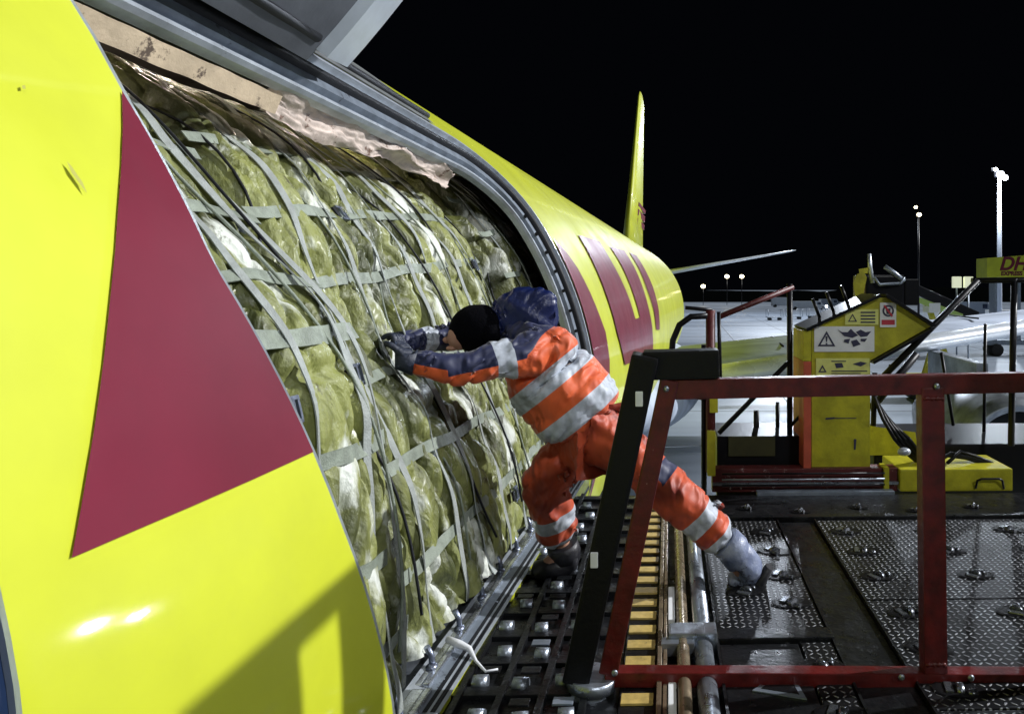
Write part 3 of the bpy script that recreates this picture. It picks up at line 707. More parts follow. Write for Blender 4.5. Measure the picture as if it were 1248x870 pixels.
# foreground guard frame (stands on the deck at Y 2.68)
gate = bpy.data.objects.new('guard_frame', None); C.objects.link(gate); gate.parent = loader
GY = 2.62
def G(x, y): return Q(x, y, GY)
b = MB(); b.bar(G(738, 822), G(1300, 832), .052, .06, bev=.006); b.build('bottom_rail', M['red'], gate)
b = MB(); b.bar(G(804, 474), G(1300, 466), .07, .06, bev=.006); b.build('top_rail', M['red'], gate)
b = MB(); b.bar(G(742, 815), G(816, 462), .066, .074, bev=.006); b.build('frame_post', M['red'], gate)
b = MB(); b.bar(G(1140, 820), G(1136, 472), .082, .066, bev=.006); b.build('frame_post', M['red'], gate)
b = MB(); b.bar(G(704, 822), G(787, 432)+Vector((0, -.01, 0)), .095, .13, bev=.012); b.build('rubber_bumper', M['rubber'], gate)
b = MB(); b.bar(G(784, 445)+Vector((0, .02, 0)), G(876, 443)+Vector((0, .02, 0)), .10, .12, bev=.01); b.build('top_pad', M['rubber'], gate)
for (x, y) in ((780, 482), (727, 672)):
    b = MB(); c = G(x, y)+Vector((0, -.068, 0)); b.box(c.x-.013, c.x+.013, c.y-.012, c.y+.01, c.z-.026, c.z+.026, .004); b.build('reflector', M['white'], gate)
b = MB(); b.tube([G(722, 826), G(716, 860)], [.07, .085], 16); b.tube([G(722, 820), G(721, 834)], .088, 16); b.build('frame_foot', M['steel'], gate)

# slatted panels added out of view at right to cast shadows on the skin
scr = bpy.data.objects.new('shadow_screen', None); C.objects.link(scr); scr.parent = loader
for (ya, yb) in ((1.70, 2.05), (2.30, 2.44)):
    b = MB(); b.box(1.50, 1.53, ya, yb, DZ, .66, .004); b.build('shadow_panel', M['loaderyellow'], scr)
for y in (1.68, 2.07, 2.28, 2.46, 2.60):
    b = MB(); b.box(1.49, 1.54, y-.02, y+.02, DZ, .68, .004); b.build('shadow_post', M['red'], scr)
b = MB(); b.box(1.48, 1.55, 1.74, 2.62, .68, .72, .006); b.build('shadow_rail', M['red'], scr)
for (x, y) in ((1097, 822), (1182, 824), (1140, 470), (812, 472), (750, 812)):
    b = MB(); c = G(x, y)+Vector((0, -.036, 0)); b.ball(c, .012, 1, .6, 1, 8, 6); b.build('bolt', M['steel'], gate)
for (p, q_) in (((1127, 808), (1152, 808)), ((1124, 485), (1150, 485))):
    b = MB(); n_ = 12; b.tube([G(p[0]+(q_[0]-p[0])*i/n_, p[1]+(q_[1]-p[1])*i/n_)+Vector((0, -.03, .002*(-1)**i)) for i in range(n_+1)], [.006+.002*((i*7) % 3) for i in range(n_+1)], 6); b.build('weld_bead', M['red'], gate)
# rear structure
RY = 5.15
def S(x, y, Y=RY): return Q(x, y, Y)
b = MB(); a = S(868, 572); c = S(1096, 600); b.box(a.x, c.x, RY, RY+.12, c.z, a.z, .006); b.build('cross_beam', M['darkred'], loader)
b = MB(); b.box(a.x, c.x, RY-.02, RY+.0, c.z+.05, c.z+.07); b.build('beam_strip', M['steel'], loader)
b = MB(); a = S(922, 598, 5.1); c = S(1090, 612, 5.1); b.box(a.x, c.x, 5.05, 5.12, c.z, a.z, .006); b.build('beam_step', M['frame_grey'], loader)
b = MB(); a = S(1097, 572); c = S(1236, 599); b.box(a.x, c.x, RY-.04, RY+.4, c.z, a.z, .012); b.build('yellow_locker', M['loaderyellow'], loader)
b = MB(); h0 = S(1193, 597, 5.1); b.tube([h0, S(1195, 588, 5.07), S(1200, 586, 5.07), S(1222, 586, 5.07), S(1226, 588, 5.07), S(1228, 598, 5.1)], .008, 8); b.build('locker_handle', M['blackpaint'], loader)
b = MB(); a = S(1078, 570); c = S(1084, 600); b.box(a.x, c.x, RY-.03, RY+.1, c.z, a.z); b.build('beam_end', M['loaderyellow'], loader)
b = MB(); a = S(872, 527, 5.5); c = S(990, 600, 5.5); b.box(a.x, c.x, 5.35, 5.9, c.z, a.z, .01); b.build('machine_box', M['blackpaint'], loader)
b = MB(); a = S(888, 532, 5.33); c = S(945, 556, 5.33); b.box(a.x, c.x, 5.325, 5.345, c.z, a.z); b.build('box_panel', M['olive'], loader)
b = MB(); a = S(1062, 540, 5.8); c = S(1330, 600, 5.8); b.box(a.x, c.x, 5.7, 6.6, c.z, a.z, .02); b.build('machine_box', M['blackpaint'], loader)
b = MB(); a = S(1062, 520, 5.75); c = S(1122, 556, 5.75); b.prism([(1062, 520), (1118, 528), (1122, 556), (1062, 556)], lambda u, v: S(u, v, 5.66), lambda u, v: S(u, v, 5.68)); b.build('side_panel', M['loaderyellow'], loader)
# tower
TY = 5.2
poly = [(990, 571), (990, 401), (1072, 363), (1082, 363), (1137, 398), (1062, 440), (1062, 571)]
tower = MB().prism(poly, lambda u, v: S(u, v, TY), lambda u, v: S(u, v, TY)+Vector((0, .42, 0))).build('control_tower', M['loaderyellow'], loader)
b = MB()
def edgebar(p, q_): b.bar(S(*p, TY)+Vector((0, .2, 0)), S(*q_, TY)+Vector((0, .2, 0)), .022, .50, (0, 1, 0), .004)
edgebar((982, 402), (1073, 360)); edgebar((1080, 360), (1140, 397)); edgebar((1136, 402), (1064, 442)); b.build('tower_trim', M['blackpaint'], tower)
b = MB(); a = S(979, 403, TY); c = S(988.5, 440, TY); b.box(a.x, c.x, TY-.03, TY+.4, c.z, a.z, .004); b.build('corner_post', M['loaderyellow'], tower)
b = MB(); a = S(979, 440.4, TY); c = S(988.5, 571, TY); b.box(a.x, c.x, TY-.03, TY+.4, c.z, a.z, .004); b.build('corner_post', M['orangered'], tower)
def sgn(x0, y0, x1, y1, m, nm='warning_sign', d=.006):
    a = S(x0, y0, TY); c = S(x1, y1, TY); b = MB(); b.box(a.x, c.x, TY-d, TY-.001, c.z, a.z); return b.build(nm, M[m], tower)
def ink(polys, m='ink', d0=.0075, d1=.009, nm='sign_pictogram', par=None):
    b = MB()
    for p in polys: b.prism(p, lambda u, v: S(u, v, TY)+Vector((0, -d1, 0)), lambda u, v: S(u, v, TY)+Vector((0, -d0+.001, 0)))
    return b.build(nm, M[m], par or tower)
s1 = sgn(993, 398, 1067, 429, 'white')
def tri_frame(cx, cy, r, w_):
    o_ = [(cx+r*math.cos(a), cy+r*math.sin(a)) for a in (-math.pi/2, math.pi/6, 5*math.pi/6)]
    i_ = [(cx+(r-w_)*math.cos(a), cy+(r-w_)*math.sin(a)) for a in (-math.pi/2, math.pi/6, 5*math.pi/6)]
    return [[o_[k], o_[(k+1) % 3], i_[(k+1) % 3], i_[k]] for k in range(3)]
ink(tri_frame(1008, 416, 12.5, 4)+[[(1006.8, 410), (1009.2, 410), (1008.6, 417), (1007.4, 417)], [(1007, 418.3), (1009, 418.3), (1009, 420), (1007, 420)]])
ink([[(1022, 402), (1027, 405), (1034, 405), (1038, 401), (1042, 405), (1047, 409), (1040, 412), (1030, 410)], [(1044, 405), (1050, 402), (1056, 405), (1063, 404), (1058, 410), (1050, 411)],
     [(1030, 414), (1037, 413), (1035, 419), (1029, 417)], [(1038, 416), (1045, 414), (1050, 420), (1041, 423)], [(1050, 413), (1058, 413), (1055, 417), (1050, 416)]])
sgn(1031, 377, 1072, 396, 'signyellow')
ink(tri_frame(1040, 389, 6.5, 2.2)+[[(1050, 380+k*4), (1068, 380+k*4), (1068, 381.8+k*4), (1050, 381.8+k*4)] for k in range(4)])
sgn(1074, 369, 1094, 399, 'white')
rg = [(1084+7.2*math.cos(a*math.pi/10), 379+7.2*math.sin(a*math.pi/10)) for a in range(20)]; ri = [(1084+5*math.cos(a*math.pi/10), 379+5*math.sin(a*math.pi/10)) for a in range(20)]
ink([[rg[k], rg[(k+1) % 20], ri[(k+1) % 20], ri[k]] for k in range(20)]+[[(1081, 376), (1087, 376), (1086, 383), (1082, 383)]]); ink([[(1076, 390), (1092, 390), (1092, 396), (1076, 396)]], 'signred')
ink([[(1078, 373), (1080, 371.8), (1090, 385), (1088, 386.5)]], 'signred', .0095, .0105)
sgn(995, 437, 1061, 458, 'signyellow')
ink(tri_frame(1003, 451, 6, 3)); ink([[(1014, 440), (1032, 440), (1032, 441.2), (1014, 441.2)], [(1018, 443), (1027, 442.5), (1029, 448), (1020, 449)], [(1040, 444), (1050, 441), (1058, 443), (1050, 447)], [(1014, 452), (1058, 452), (1058, 453.2), (1014, 453.2)], [(1014, 455), (1050, 455), (1050, 456), (1014, 456)]])
ink([[(1007, 510), (1018, 509), (1018, 511), (1007, 512)], [(1042, 536), (1045, 536), (1044, 549), (1042, 549)], [(1018, 509.8), (1045, 510), (1045, 510.8), (1018, 510.8)]], 'ink', .0015, .004, 'paint_scratch')
# console behind the tower top
b = MB(); a = S(1052, 335, 5.9); c = S(1100, 380, 5.9); b.box(a.x, c.x, 5.8, 6.2, c.z, a.z, .02); a = S(1100, 340, 5.9); c = S(1118, 372, 5.9); b.box(a.x, c.x, 5.8, 6.1, c.z, a.z, .01)
con = b.build('control_console', M['blackpaint'], loader)
b = MB(); b.prism([(1041, 345), (1046, 334), (1054, 331), (1058, 338), (1053, 362), (1044, 362)], lambda u, v: S(u, v, 5.72), lambda u, v: S(u, v, 5.80)); b.prism([(1048, 328), (1060, 326), (1059, 333), (1049, 334)], lambda u, v: S(u, v, 5.74), lambda u, v: S(u, v, 5.8)); b.build('console_guard', M['loaderyellow'], con)
b = MB(); b.tube([S(1065, 345, 5.8), S(1062, 326, 5.8), S(1061, 309, 5.8)], [.02, .018, .014], 8); b.build('control_lever', M['frame_light'], con)
b = MB(); b.tube([S(1067, 338, 5.76), S(1074, 347, 5.76), S(1100, 345, 5.76), S(1104, 338, 5.76)], .012, 8); b.build('console_bar', M['frame_grey'], con)
b = MB(); b.tube([S(1080, 325, 5.8), S(1092, 333, 5.8), S(1104, 343, 5.8)], .02, 8); b.build('console_arm', M['frame_grey'], con)
# railings
def rail(pts, r=.022, m='blackpaint', nm='handrail', Y=None):
    b = MB(); b.tube([Q(*p) for p in pts], r, 10); return b.build(nm, M[m], loader)
rail([(963, 346, 5.4), (963, 540, 5.4)], .021)
rail([(967, 350, 5.4), (877, 386, 5.2)], .020, 'darkred')
rail([(963, 440, 5.38), (876, 528, 5.38)], .018)
rail([(1000, 480, 5.38), (964, 520, 5.38)], .012)
rail([(1241, 340, 5.4), (1237, 545, 5.4)], .024)
rail([(1188, 342, 5.4), (1340, 340, 5.4)], .022)
rail([(1196, 342, 5.36), (1068, 470, 5.36)], .024)
rail([(1068, 455, 5.3), (1066, 520, 5.3)], .02)
rail([(818, 440, 5.0), (820, 415, 5.0), (828, 396, 5.0), (842, 386, 5.0), (862, 385, 5.0)], .022)
rail([(866, 378, 5.1), (866, 575, 5.1)], .034, 'darkred')
rail([(876, 380, 5.1), (878, 470, 5.1)], .014)
rail([(835, 375, 5.1), (868, 378, 5.1)], .014)
rail([(820, 480, 5.1), (868, 487, 5.1)], .014)
for (y0, y1, x) in ((462, 503, 870), (525, 580, 867)):
    b = MB(); a = Q(x-5, y0, 5.04); c = Q(x+5, y1, 5.04); b.box(a.x, c.x, 5.03, 5.06, c.z, a.z, .006); b.build('latch_plate', M['loaderyellow'], loader)
rail([(858, 420, 5.15), (858, 610, 5.15)], .02)
for k, (x, y) in enumerate(((1000, 388), (1017, 380), (1035, 372))):
    rail([(x, y, 5.4), (x-9, y-24, 5.4)], .012)
rail([(1120, 432, 5.5), (1062, 500, 5.45)], .03)
rail([(1088, 445, 5.6), (1078, 478, 5.6), (1066, 500, 5.6)], .016)
rail([(1005, 480, 5.9), (1005, 560, 5.9)], .03); rail([(922, 500, 5.7), (922, 545, 5.7)], .022); rail([(948, 490, 5.7), (948, 545, 5.7)], .016)
rail([(1150, 430, 6.2), (1165, 520, 6.2)], .014); rail([(1205, 395, 6.2), (1203, 545, 6.2)], .014)
# hoses
for k in range(4):
    b = MB(); pts = [Q(1064+k*4, 478+k*8, 5.3), Q(1078+k*6, 512+k*4, 5.25), Q(1092+k*6, 536, 5.2), Q(1110+k*5, 556, 5.25), Q(1122+k*4, 566, 5.35)]
    b.tube(pts, .014, 8); b.build('hose', M['rubber'], loader)
for k in range(3):
    b = MB(); b.tube([Q(1130+k*14, 566, 5.2), Q(1150+k*12, 556-k*2, 5.3), Q(1180+k*9, 560, 5.3), Q(1208+k*4, 568, 5.3)], .013, 8); b.build('hose', M['rubber'], loader)
b = MB(); b.ball(Q(1104, 552, 5.15), .03, 1.6, 1, 1); b.build('hose_coupling', M['frame_light'], loader)
# hydraulic pipes by the rear beam
for k in range(3):
    rail([(880, 592-k*7, 5.1), (1080, 592-k*7, 5.1)], .007, 'steel' if k == 1 else 'blackpaint', 'hydraulic_pipe')
# under-structure and wheels
b = MB()
for (x0, x1) in ((-.8, -.6), (3.4, 3.6)):
    for (ya, yb) in ((1.1, 4.8), (4.8, 1.1)): b.bar((x0 if ya < 2 else x0+.2, ya, DZ-.3), (x0 if ya < 2 else x0+.2, yb, GZ+1.0), .12, .2, (1, 0, 0))
b.build('scissor_lift', M['loaderyellow'], loader)
b = MB(); b.box(-.9, 3.9, .9, 5.6, GZ+.6, GZ+1.0, .05); b.build('chassis', M['loaderyellow'], loader)
for X in (-.7, 3.7):
    for Y in (1.5, 4.9):
        b = MB(); b.tube([(X-.18, Y, GZ+.5), (X+.18, Y, GZ+.5)], .5, 28); b.build('wheel', M['tyre'], loader)

# ------------------------------------------------------------------ worker
def skin(name, verts, edges, mats, parent, sub=2, wob=0, wf=6, keep=True):
    me = bpy.data.meshes.new(name+'_sk'); me.from_pydata([v[0] for v in verts], edges, []); o = bpy.data.objects.new(name+'_sk', me); C.objects.link(o)
    md = o.modifiers.new('s', 'SKIN'); md.use_smooth_shade = True
    for i, v in enumerate(verts):
        sv = me.skin_vertices[0].data[i]; r = v[1]; sv.radius = (r, r) if isinstance(r, (int, float)) else r
        sv.use_root = (i == 0)
    ss = o.modifiers.new('u', 'SUBSURF'); ss.levels = sub; ss.render_levels = sub
    dg = bpy.context.evaluated_depsgraph_get(); dg.update()
    m2 = bpy.data.meshes.new_from_object(o.evaluated_get(dg)); m2.name = name
    bpy.data.objects.remove(o); bpy.data.meshes.remove(me)
    q = bpy.data.objects.new(name, m2); C.objects.link(q); m2.materials.clear()
    for k in mats: m2.materials.append(k)
    for p in m2.polygons: p.use_smooth = True; p.material_index = 0
    if wob:
        for v in m2.vertices:
            fl = noise.noise(Vector(((v.co.x-v.co.z*.8)*13, v.co.y*3, v.co.z*3+7))); v.co += v.normal*(-.5*wob*math.exp(-(fl/.10)**2))
            v.co += v.normal*(wob*noise.noise(v.co*wf)+wob*.6*noise.noise(Vector((v.co.x*wf*1.4+v.co.z*wf*2.2, v.co.y*wf, 3))))
    q.parent = parent
    return q
def seg(p, a, b):
    d = b-a; t = (p-a).dot(d)/d.length_squared; c = a+d*max(0, min(1, t)); return t, (p-c).length
def set_attr(me, name, vals):
    at = me.attributes.new(name, 'FLOAT', 'POINT')
    at.data.foreach_set('value', vals)
def cloth_mat(name, base, base2, other, silver, thresh):
    # attributes: 'coord' runs along the garment, 'navy' is above 0.5 on the dark cloth, 'band' above 0.5 on tape
    m = bpy.data.materials.new(name); m.use_nodes = True; nt = m.node_tree; n = nt.nodes; l = nt.links; b = n['Principled BSDF']
    tc = n.new('ShaderNodeTexCoord')
    def attr(a):
        x = n.new('ShaderNodeAttribute'); x.attribute_name = a
        g_ = n.new('ShaderNodeMapRange'); g_.inputs[1].default_value = .48; g_.inputs[2].default_value = .52; l.new(x.outputs['Fac'], g_.inputs[0]); return g_.outputs[0]
    def noi(s, st=(1, 1, 1)):
        mp = n.new('ShaderNodeMapping'); mp.inputs['Scale'].default_value = st; l.new(tc.outputs['Object'], mp.inputs[0])
        t = n.new('ShaderNodeTexNoise'); t.inputs['Scale'].default_value = s; t.inputs['Detail'].default_value = 6; l.new(mp.outputs[0], t.inputs['Vector']); return t.outputs[0]
    def mix(f, a, c):
        x = n.new('ShaderNodeMix'); x.data_type = 'RGBA'; l.new(f, x.inputs[0])
        for i, v in ((6, a), (7, c)):
            if isinstance(v, tuple): x.inputs[i].default_value = (*v, 1)
            else: l.new(v, x.inputs[i])
        return x.outputs[2]
    r = n.new('ShaderNodeMapRange'); r.inputs[1].default_value = .45; r.inputs[2].default_value = .65; l.new(noi(7), r.inputs[0])
    c = mix(r.outputs[0], base, base2); nb = attr('navy'); c = mix(nb, c, other); bd = attr('band')
    r2 = n.new('ShaderNodeMapRange'); r2.inputs[1].default_value = .35; r2.inputs[2].default_value = .7; l.new(noi(25), r2.inputs[0])
    sv = mix(r2.outputs[0], silver, tuple(v*.55 for v in silver)); c = mix(bd, c, sv)
    l.new(c, b.inputs['Base Color']); b.inputs['Roughness'].default_value = .55
    b.inputs['Sheen Weight'].default_value = .15
    bp = n.new('ShaderNodeBump'); bp.inputs['Strength'].default_value = 1; bp.inputs['Distance'].default_value = .04
    w_ = n.new('ShaderNodeTexNoise'); w_.noise_type = 'RIDGED_MULTIFRACTAL'; w_.inputs['Scale'].default_value = 5.5; w_.inputs['Detail'].default_value = 3
    mp = n.new('ShaderNodeMapping'); mp.inputs['Rotation'].default_value = (0, .7, 0); mp.inputs['Scale'].default_value = (1.9, 1, .8); l.new(tc.outputs['Object'], mp.inputs[0]); l.new(mp.outputs[0], w_.inputs['Vector'])
    w2 = n.new('ShaderNodeTexNoise'); w2.noise_type = 'RIDGED_MULTIFRACTAL'; w2.inputs['Scale'].default_value = 13; w2.inputs['Detail'].default_value = 4; l.new(mp.outputs[0], w2.inputs['Vector'])
    ma = n.new('ShaderNodeMath'); ma.operation = 'MULTIPLY_ADD'; ma.inputs[1].default_value = .4; l.new(w2.outputs[0], ma.inputs[0]); l.new(w_.outputs[0], ma.inputs[2])
    l.new(ma.outputs[0], bp.inputs['Height']); l.new(bp.outputs[0], b.inputs['Normal'])
    return m
orange, orange2, navy, silver = (.74, .115, .022), (.50, .065, .015), (.005, .010, .055), (.55, .60, .68)
M['jacket'] = cloth_mat('hi_vis_jacket', orange, orange2, navy, silver, 0)
M['trousers'] = cloth_mat('hi_vis_trousers', (.55, .075, .018), (.27, .028, .012), navy, silver, 0)
M['darkcloth'] = mat('black_knit', (.0025, .0025, .004), .95, spec=.05, bump=.5, bscale=90)
M['navycloth'] = mat('navy_shiny_cloth', (.006, .014, .085), .35, bump=.9, bscale=11, var=.2, vscale=8)
M['glove'] = mat('dark_glove', (.018, .024, .045), .5, bump=.6, bscale=40, wear=(.15, .2, .32), wscale=14, wlim=.6)
M['skintone'] = mat('skin', (.42, .22, .15), .5)
M['boot'] = mat('boot_leather', (.10, .13, .24), .4, bump=.9, bscale=14, col2=(.34, .38, .50), vscale=9, wear=(.03, .03, .05), wscale=7, wlim=.56)
M['bootd'] = mat('boot_dark', (.015, .015, .02), .45, bump=.4, bscale=25)

WY = 3.5
wk = thing('person', 'person in orange high-visibility suit leaning forward and pushing the netted freight', 'person', (P(790, 700, WY).x, WY, DZ))
inv = Matrix.Translation(-wk.location)
def J(x, y, Y): return inv @ P(x, y, Y)
hip = J(722, 522, 3.55); spine = J(698, 487, 3.53); chest = J(668, 450, 3.51); uch = J(640, 420, 3.50); neck = J(612, 402, 3.49); head = J(583, 402, 3.48); face = J(562, 408, 3.47)
shN = J(642, 432, 3.30); elN = J(560, 452, 3.16); wrN = J(497, 440, 3.10)
shF = J(622, 398, 3.68); elF = J(545, 412, 3.62); wrF = J(480, 418, 3.42)
hN = J(738, 532, 3.46); kN = J(812, 594, 3.42); aN = J(893, 668, 3.45); 
hF = J(712, 538, 3.64); kF = J(660, 586, 3.56); aF = J(688, 672, 3.66)
tN = J(903, 703, 3.47); tF = J(658, 694, 3.6)
body = skin('body', [(hip, .13), (spine, .13), (chest, .15), (uch, .07), (neck, .05), (head, .09), (face, .06), (shN, .05), (elN, .045), (wrN, .03), (shF, .05), (elF, .045), (wrF, .03),
                     (hN, .09), (kN, .06), (aN, .045), (hF, .09), (kF, .06), (aF, .045), (tN, .03), (tF, .03)],
            [(0, 1), (1, 2), (2, 3), (3, 4), (4, 5), (5, 6), (3, 7), (7, 8), (8, 9), (3, 10), (10, 11), (11, 12), (0, 13), (13, 14), (14, 15), (0, 16), (16, 17), (17, 18), (15, 19), (18, 20)], [M['skintone']], wk)
mid1 = shN.lerp(elN, .5); mid2 = elN.lerp(wrN, .5)
jk = skin('jacket', [(J(720, 520, 3.55), (.255, .23)), (J(698, 490, 3.53), (.275, .245)), (J(668, 454, 3.51), (.265, .235)), (J(650, 432, 3.5), (.225, .20)), (J(626, 408, 3.5), (.12, .11)), (J(610, 402, 3.49), .085),
                     (J(650, 432, 3.36), .115), (shN, .098), (mid1, .084), (elN, .076), (mid2, .068), (wrN, .056),
                     (J(628, 400, 3.62), .10), (shF.lerp(elF, .45), .08), (elF, .07), (wrF, .052)],
          [(0, 1), (1, 2), (2, 3), (3, 4), (4, 5), (3, 6), (6, 7), (7, 8), (8, 9), (9, 10), (10, 11), (3, 12), (12, 13), (13, 14), (14, 15)], [M['jacket']], wk, 4, .024, 8)
nav, band = [], []
ax0 = J(716, 515, 3.55); ax1 = J(626, 408, 3.5)
for v in jk.data.vertices:
    p = v.co; tt, dt = seg(p, ax0, ax1); t1, d1 = seg(p, shN, elN); t2, d2 = seg(p, elN, wrN); t3, d3 = seg(p, shF, elF); t4, d4 = seg(p, elF, wrF)
    arm = min((d1/.09, 1, t1), (d2/.075, 2, t2), (d3/.085, 3, t3), (d4/.07, 4, t4))
    n_, b_ = 0., 0.
    isarm = arm[0] < 1.35 and not (arm[1] in (1, 3) and arm[2] < .08) and dt > .13
    def bump_(x, c, h): return .5+(h-abs(x-c))*12
    if isarm:
        axp = (shN.lerp(elN, arm[2]) if arm[1] == 1 else elN.lerp(wrN, arm[2])); up = (p.z-axp.z)/.07
        if arm[1] == 1: b_ = max(bump_(arm[2], .36, .14), 0); n_ = .5+(up+.1)*3
        elif arm[1] == 2: b_ = bump_(arm[2], .0, .14); n_ = .5+(up-.0)*3
        else: n_ = 1; b_ = bump_(arm[2], .4, .12)
    else:
        L_ = (ax1-ax0).length
        x = tt+.10*((p-ax0).dot(Vector((0, 1, 0))))
        b_ = max(bump_(x, .13, .085), bump_(x, .50, .085))
        wv = .03*math.sin(p.z*30); n_ = .5+(x+wv-.80)*8
    nav.append(min(1, max(0, n_))); band.append(min(1, max(0, b_)))
set_attr(jk.data, 'navy', nav); set_attr(jk.data, 'band', band)
tr = skin('trousers', [(J(724, 526, 3.55), (.175, .165)), (hN, .135), (hN.lerp(kN, .5), .118), (kN, .115), (kN.lerp(aN, .5), .112), (aN.lerp(kN, .05), .104),
                       (hF, .15), (hF.lerp(kF, .5), .135), (kF, .125), (kF.lerp(aF, .5), .115), (aF.lerp(kF, .1), .105)],
          [(0, 1), (1, 2), (2, 3), (3, 4), (4, 5), (0, 6), (6, 7), (7, 8), (8, 9), (9, 10)], [M['trousers']], wk, 4, .022, 9)
nav, band = [], []
for v in tr.data.vertices:
    p = v.co; t1, d1 = seg(p, kN, aN); t2, d2 = seg(p, kF, aF); t0, d0 = seg(p, hN, kN)
    t, d = (t1, d1) if d1 < d2 else (t2, d2)
    b_ = max(.5+(.085-abs(t-.50))*14, .5+(.085-abs(t-.83))*14) if d < .17 else 0
    n_ = (.5+(.10-abs(t0-.85))*10) if (d0 < .15 and v.normal.y < .3 and v.normal.z > .1) else 0
    nav.append(min(1, max(0, n_))); band.append(min(1, max(0, b_)))
set_attr(tr.data, 'navy', nav); set_attr(tr.data, 'band', band)
# head: knit cap, face, ear; navy hood thrown back
b = MB(); b.ball(head+Vector((0, 0, .005)), .118, 1.12, .9, .98, 28, 18)
for v in b.bm.verts:
    v.co += Vector((0, 0, 0)); d = v.co-head; v.co += d.normalized()*.005*noise.noise(v.co*20)
b.tube([J(612, 402, 3.49), J(598, 404, 3.485), J(590, 408, 3.48)], [.10, .105, .10], 20)
b.build('knit_cap', M['darkcloth'], wk)
b = MB(); fc = J(560, 411, 3.46); b.ball(fc, .062, .9, .95, 1.0, 18, 12); b.ball(fc+Vector((-.055, -.005, -.012)), .016, 1.4, .8, 1); b.ball(fc+Vector((-.03, -.02, -.05)), .022, 1.2, 1, .6)
b.build('face', M['skintone'], wk)
b = MB(); 
for s_ in (-1, 1): b.ball(fc+Vector((-.047, .024*s_, .014)), .008)
b.build('eyes', M['ink'], wk)
hood = skin('hood', [(J(682, 396, 3.50), (.035, .12)), (J(660, 392, 3.50), (.075, .18)), (J(636, 391, 3.50), (.09, .19)), (J(614, 396, 3.50), (.085, .15)), (J(602, 402, 3.49), (.07, .10))], [(0, 1), (1, 2), (2, 3), (3, 4)], [M['navycloth']], wk, 4, .016, 7)
# gloves: palm, four fingers and a thumb each
def glove(wr, direction, up, nm='glove'):
    d = Vector(direction).normalized(); u = Vector(up).normalized(); s_ = d.cross(u).normalized(); V = [(wr-d*.03, .036), (wr+d*.02, .034), (wr+d*.055, .040)]; E = [(0, 1), (1, 2)]
    for k, (off, ln) in enumerate(((-.033, .062), (-.011, .074), (.012, .07), (.034, .055))):
        a = wr+d*.085+s_*off; i0 = len(V)
        V += [(a, .015), (a+d*ln*.5+u*.004, .0125), (a+d*ln*.75-u*.022, .0115), (a+d*ln*.72-u*.045, .010)]; E += [(2, i0), (i0, i0+1), (i0+1, i0+2), (i0+2, i0+3)]
    i0 = len(V); V += [(wr+d*.04-s_*.045, .016), (wr+d*.07-s_*.066-u*.01, .014), (wr+d*.095-s_*.062-u*.03, .011)]; E += [(1, i0), (i0, i0+1), (i0+1, i0+2)]
    return skin(nm, V, E, [M['glove']], wk, 2)
glove(J(497, 438, 3.10), (-.45, .25, .65), (.75, 0, .5))
glove(J(482, 417, 3.42), (-.75, -.35, .35), (.3, 0, .95))
b = MB(); b.tube([wrN+(elN-wrN).normalized()*.03, wrN+(wrN-elN).normalized()*.015, J(494, 430, 3.10)], [.058, .05, .042], 16); b.build('glove_cuff', M['glove'], wk)
b = MB(); b.tube([wrF+(elF-wrF).normalized()*.03, wrF+(wrF-elF).normalized()*.02], [.054, .045], 16); b.build('glove_cuff', M['glove'], wk)
# boots
def boot(an, heel, ball_, toe, m, nm='boot', r=1):
    return skin(nm, [(an, .072*r), (heel, .056*r), (heel.lerp(ball_, .5)+Vector((0, 0, .01)), .056*r), (ball_, .05*r), (toe, .036*r)], [(0, 1), (1, 2), (2, 3), (3, 4)], [m], wk, 3, .006, 14)
for (aa, kk, ft, mm) in ((aN, kN, J(902, 684, 3.46), 'boot'), (aF, kF, J(690, 684, 3.66), 'bootd')):
    b = MB(); b.tube([aa.lerp(kk, .12), aa, ft], [.078, .08, .07], 18); b.build('boot_shaft', M[mm], wk)
boot(J(888, 662, 3.45), J(916, 690, 3.46), J(908, 704, 3.50), J(886, 711, 3.50), M['boot'], r=1.25)
b = MB(); b.tube([J(938, 690, 3.46), J(922, 718, 3.50), J(890, 724, 3.5)], [.02, .034, .03], 10); b.build('boot_sole', M['bootd'], wk)
boot(J(689, 664, 3.66), J(697, 688, 3.67), J(665, 694, 3.62), J(645, 696, 3.6), M['bootd'], r=1.15)

# ------------------------------------------------------------------ distance
def mast(x, ytop, Y, rad, lbl, heads, m, lamp='lampw'):
    base = P(x, 350, Y); top = (VY-ytop)*Y/F
    t = thing('floodlight_mast', lbl, 'light mast', (base.x, Y, GZ), 0, 'floodlight masts across the apron')
    b = MB(); b.tube([(0, 0, 0), (0, 0, top-GZ)], [rad*1.3, rad*.8], 10); b.build('pole', m, t)
    for (dx, dy, r) in heads:
        c = Vector((dx*Y/F, -.4, top-GZ-dy*Y/F)); b = MB(); b.box(c.x-r, c.x+r, -.3, .3, c.z-r*.5, c.z+r*.7, .05); h = b.build('lamp_housing', M['blackpaint'], t)
        b = MB(); b.ball((c.x, -.35, c.z), r*.9, 1, .4, .8, 12, 8); b.build('lamp_lens', M[lamp], h)
    return t
mast(1218, 213, 95, .27, 'taller bright floodlight mast at the right edge', ((0, 0, .55), (5, 4, .5), (-6, -6, .3)), M['pole'])
mast(1119.5, 262, 140, .18, 'shorter dim floodlight mast between the loader console and railing', ((0, 0, .5), (-4, -9, .38)), M['blackpaint'], 'lampy')
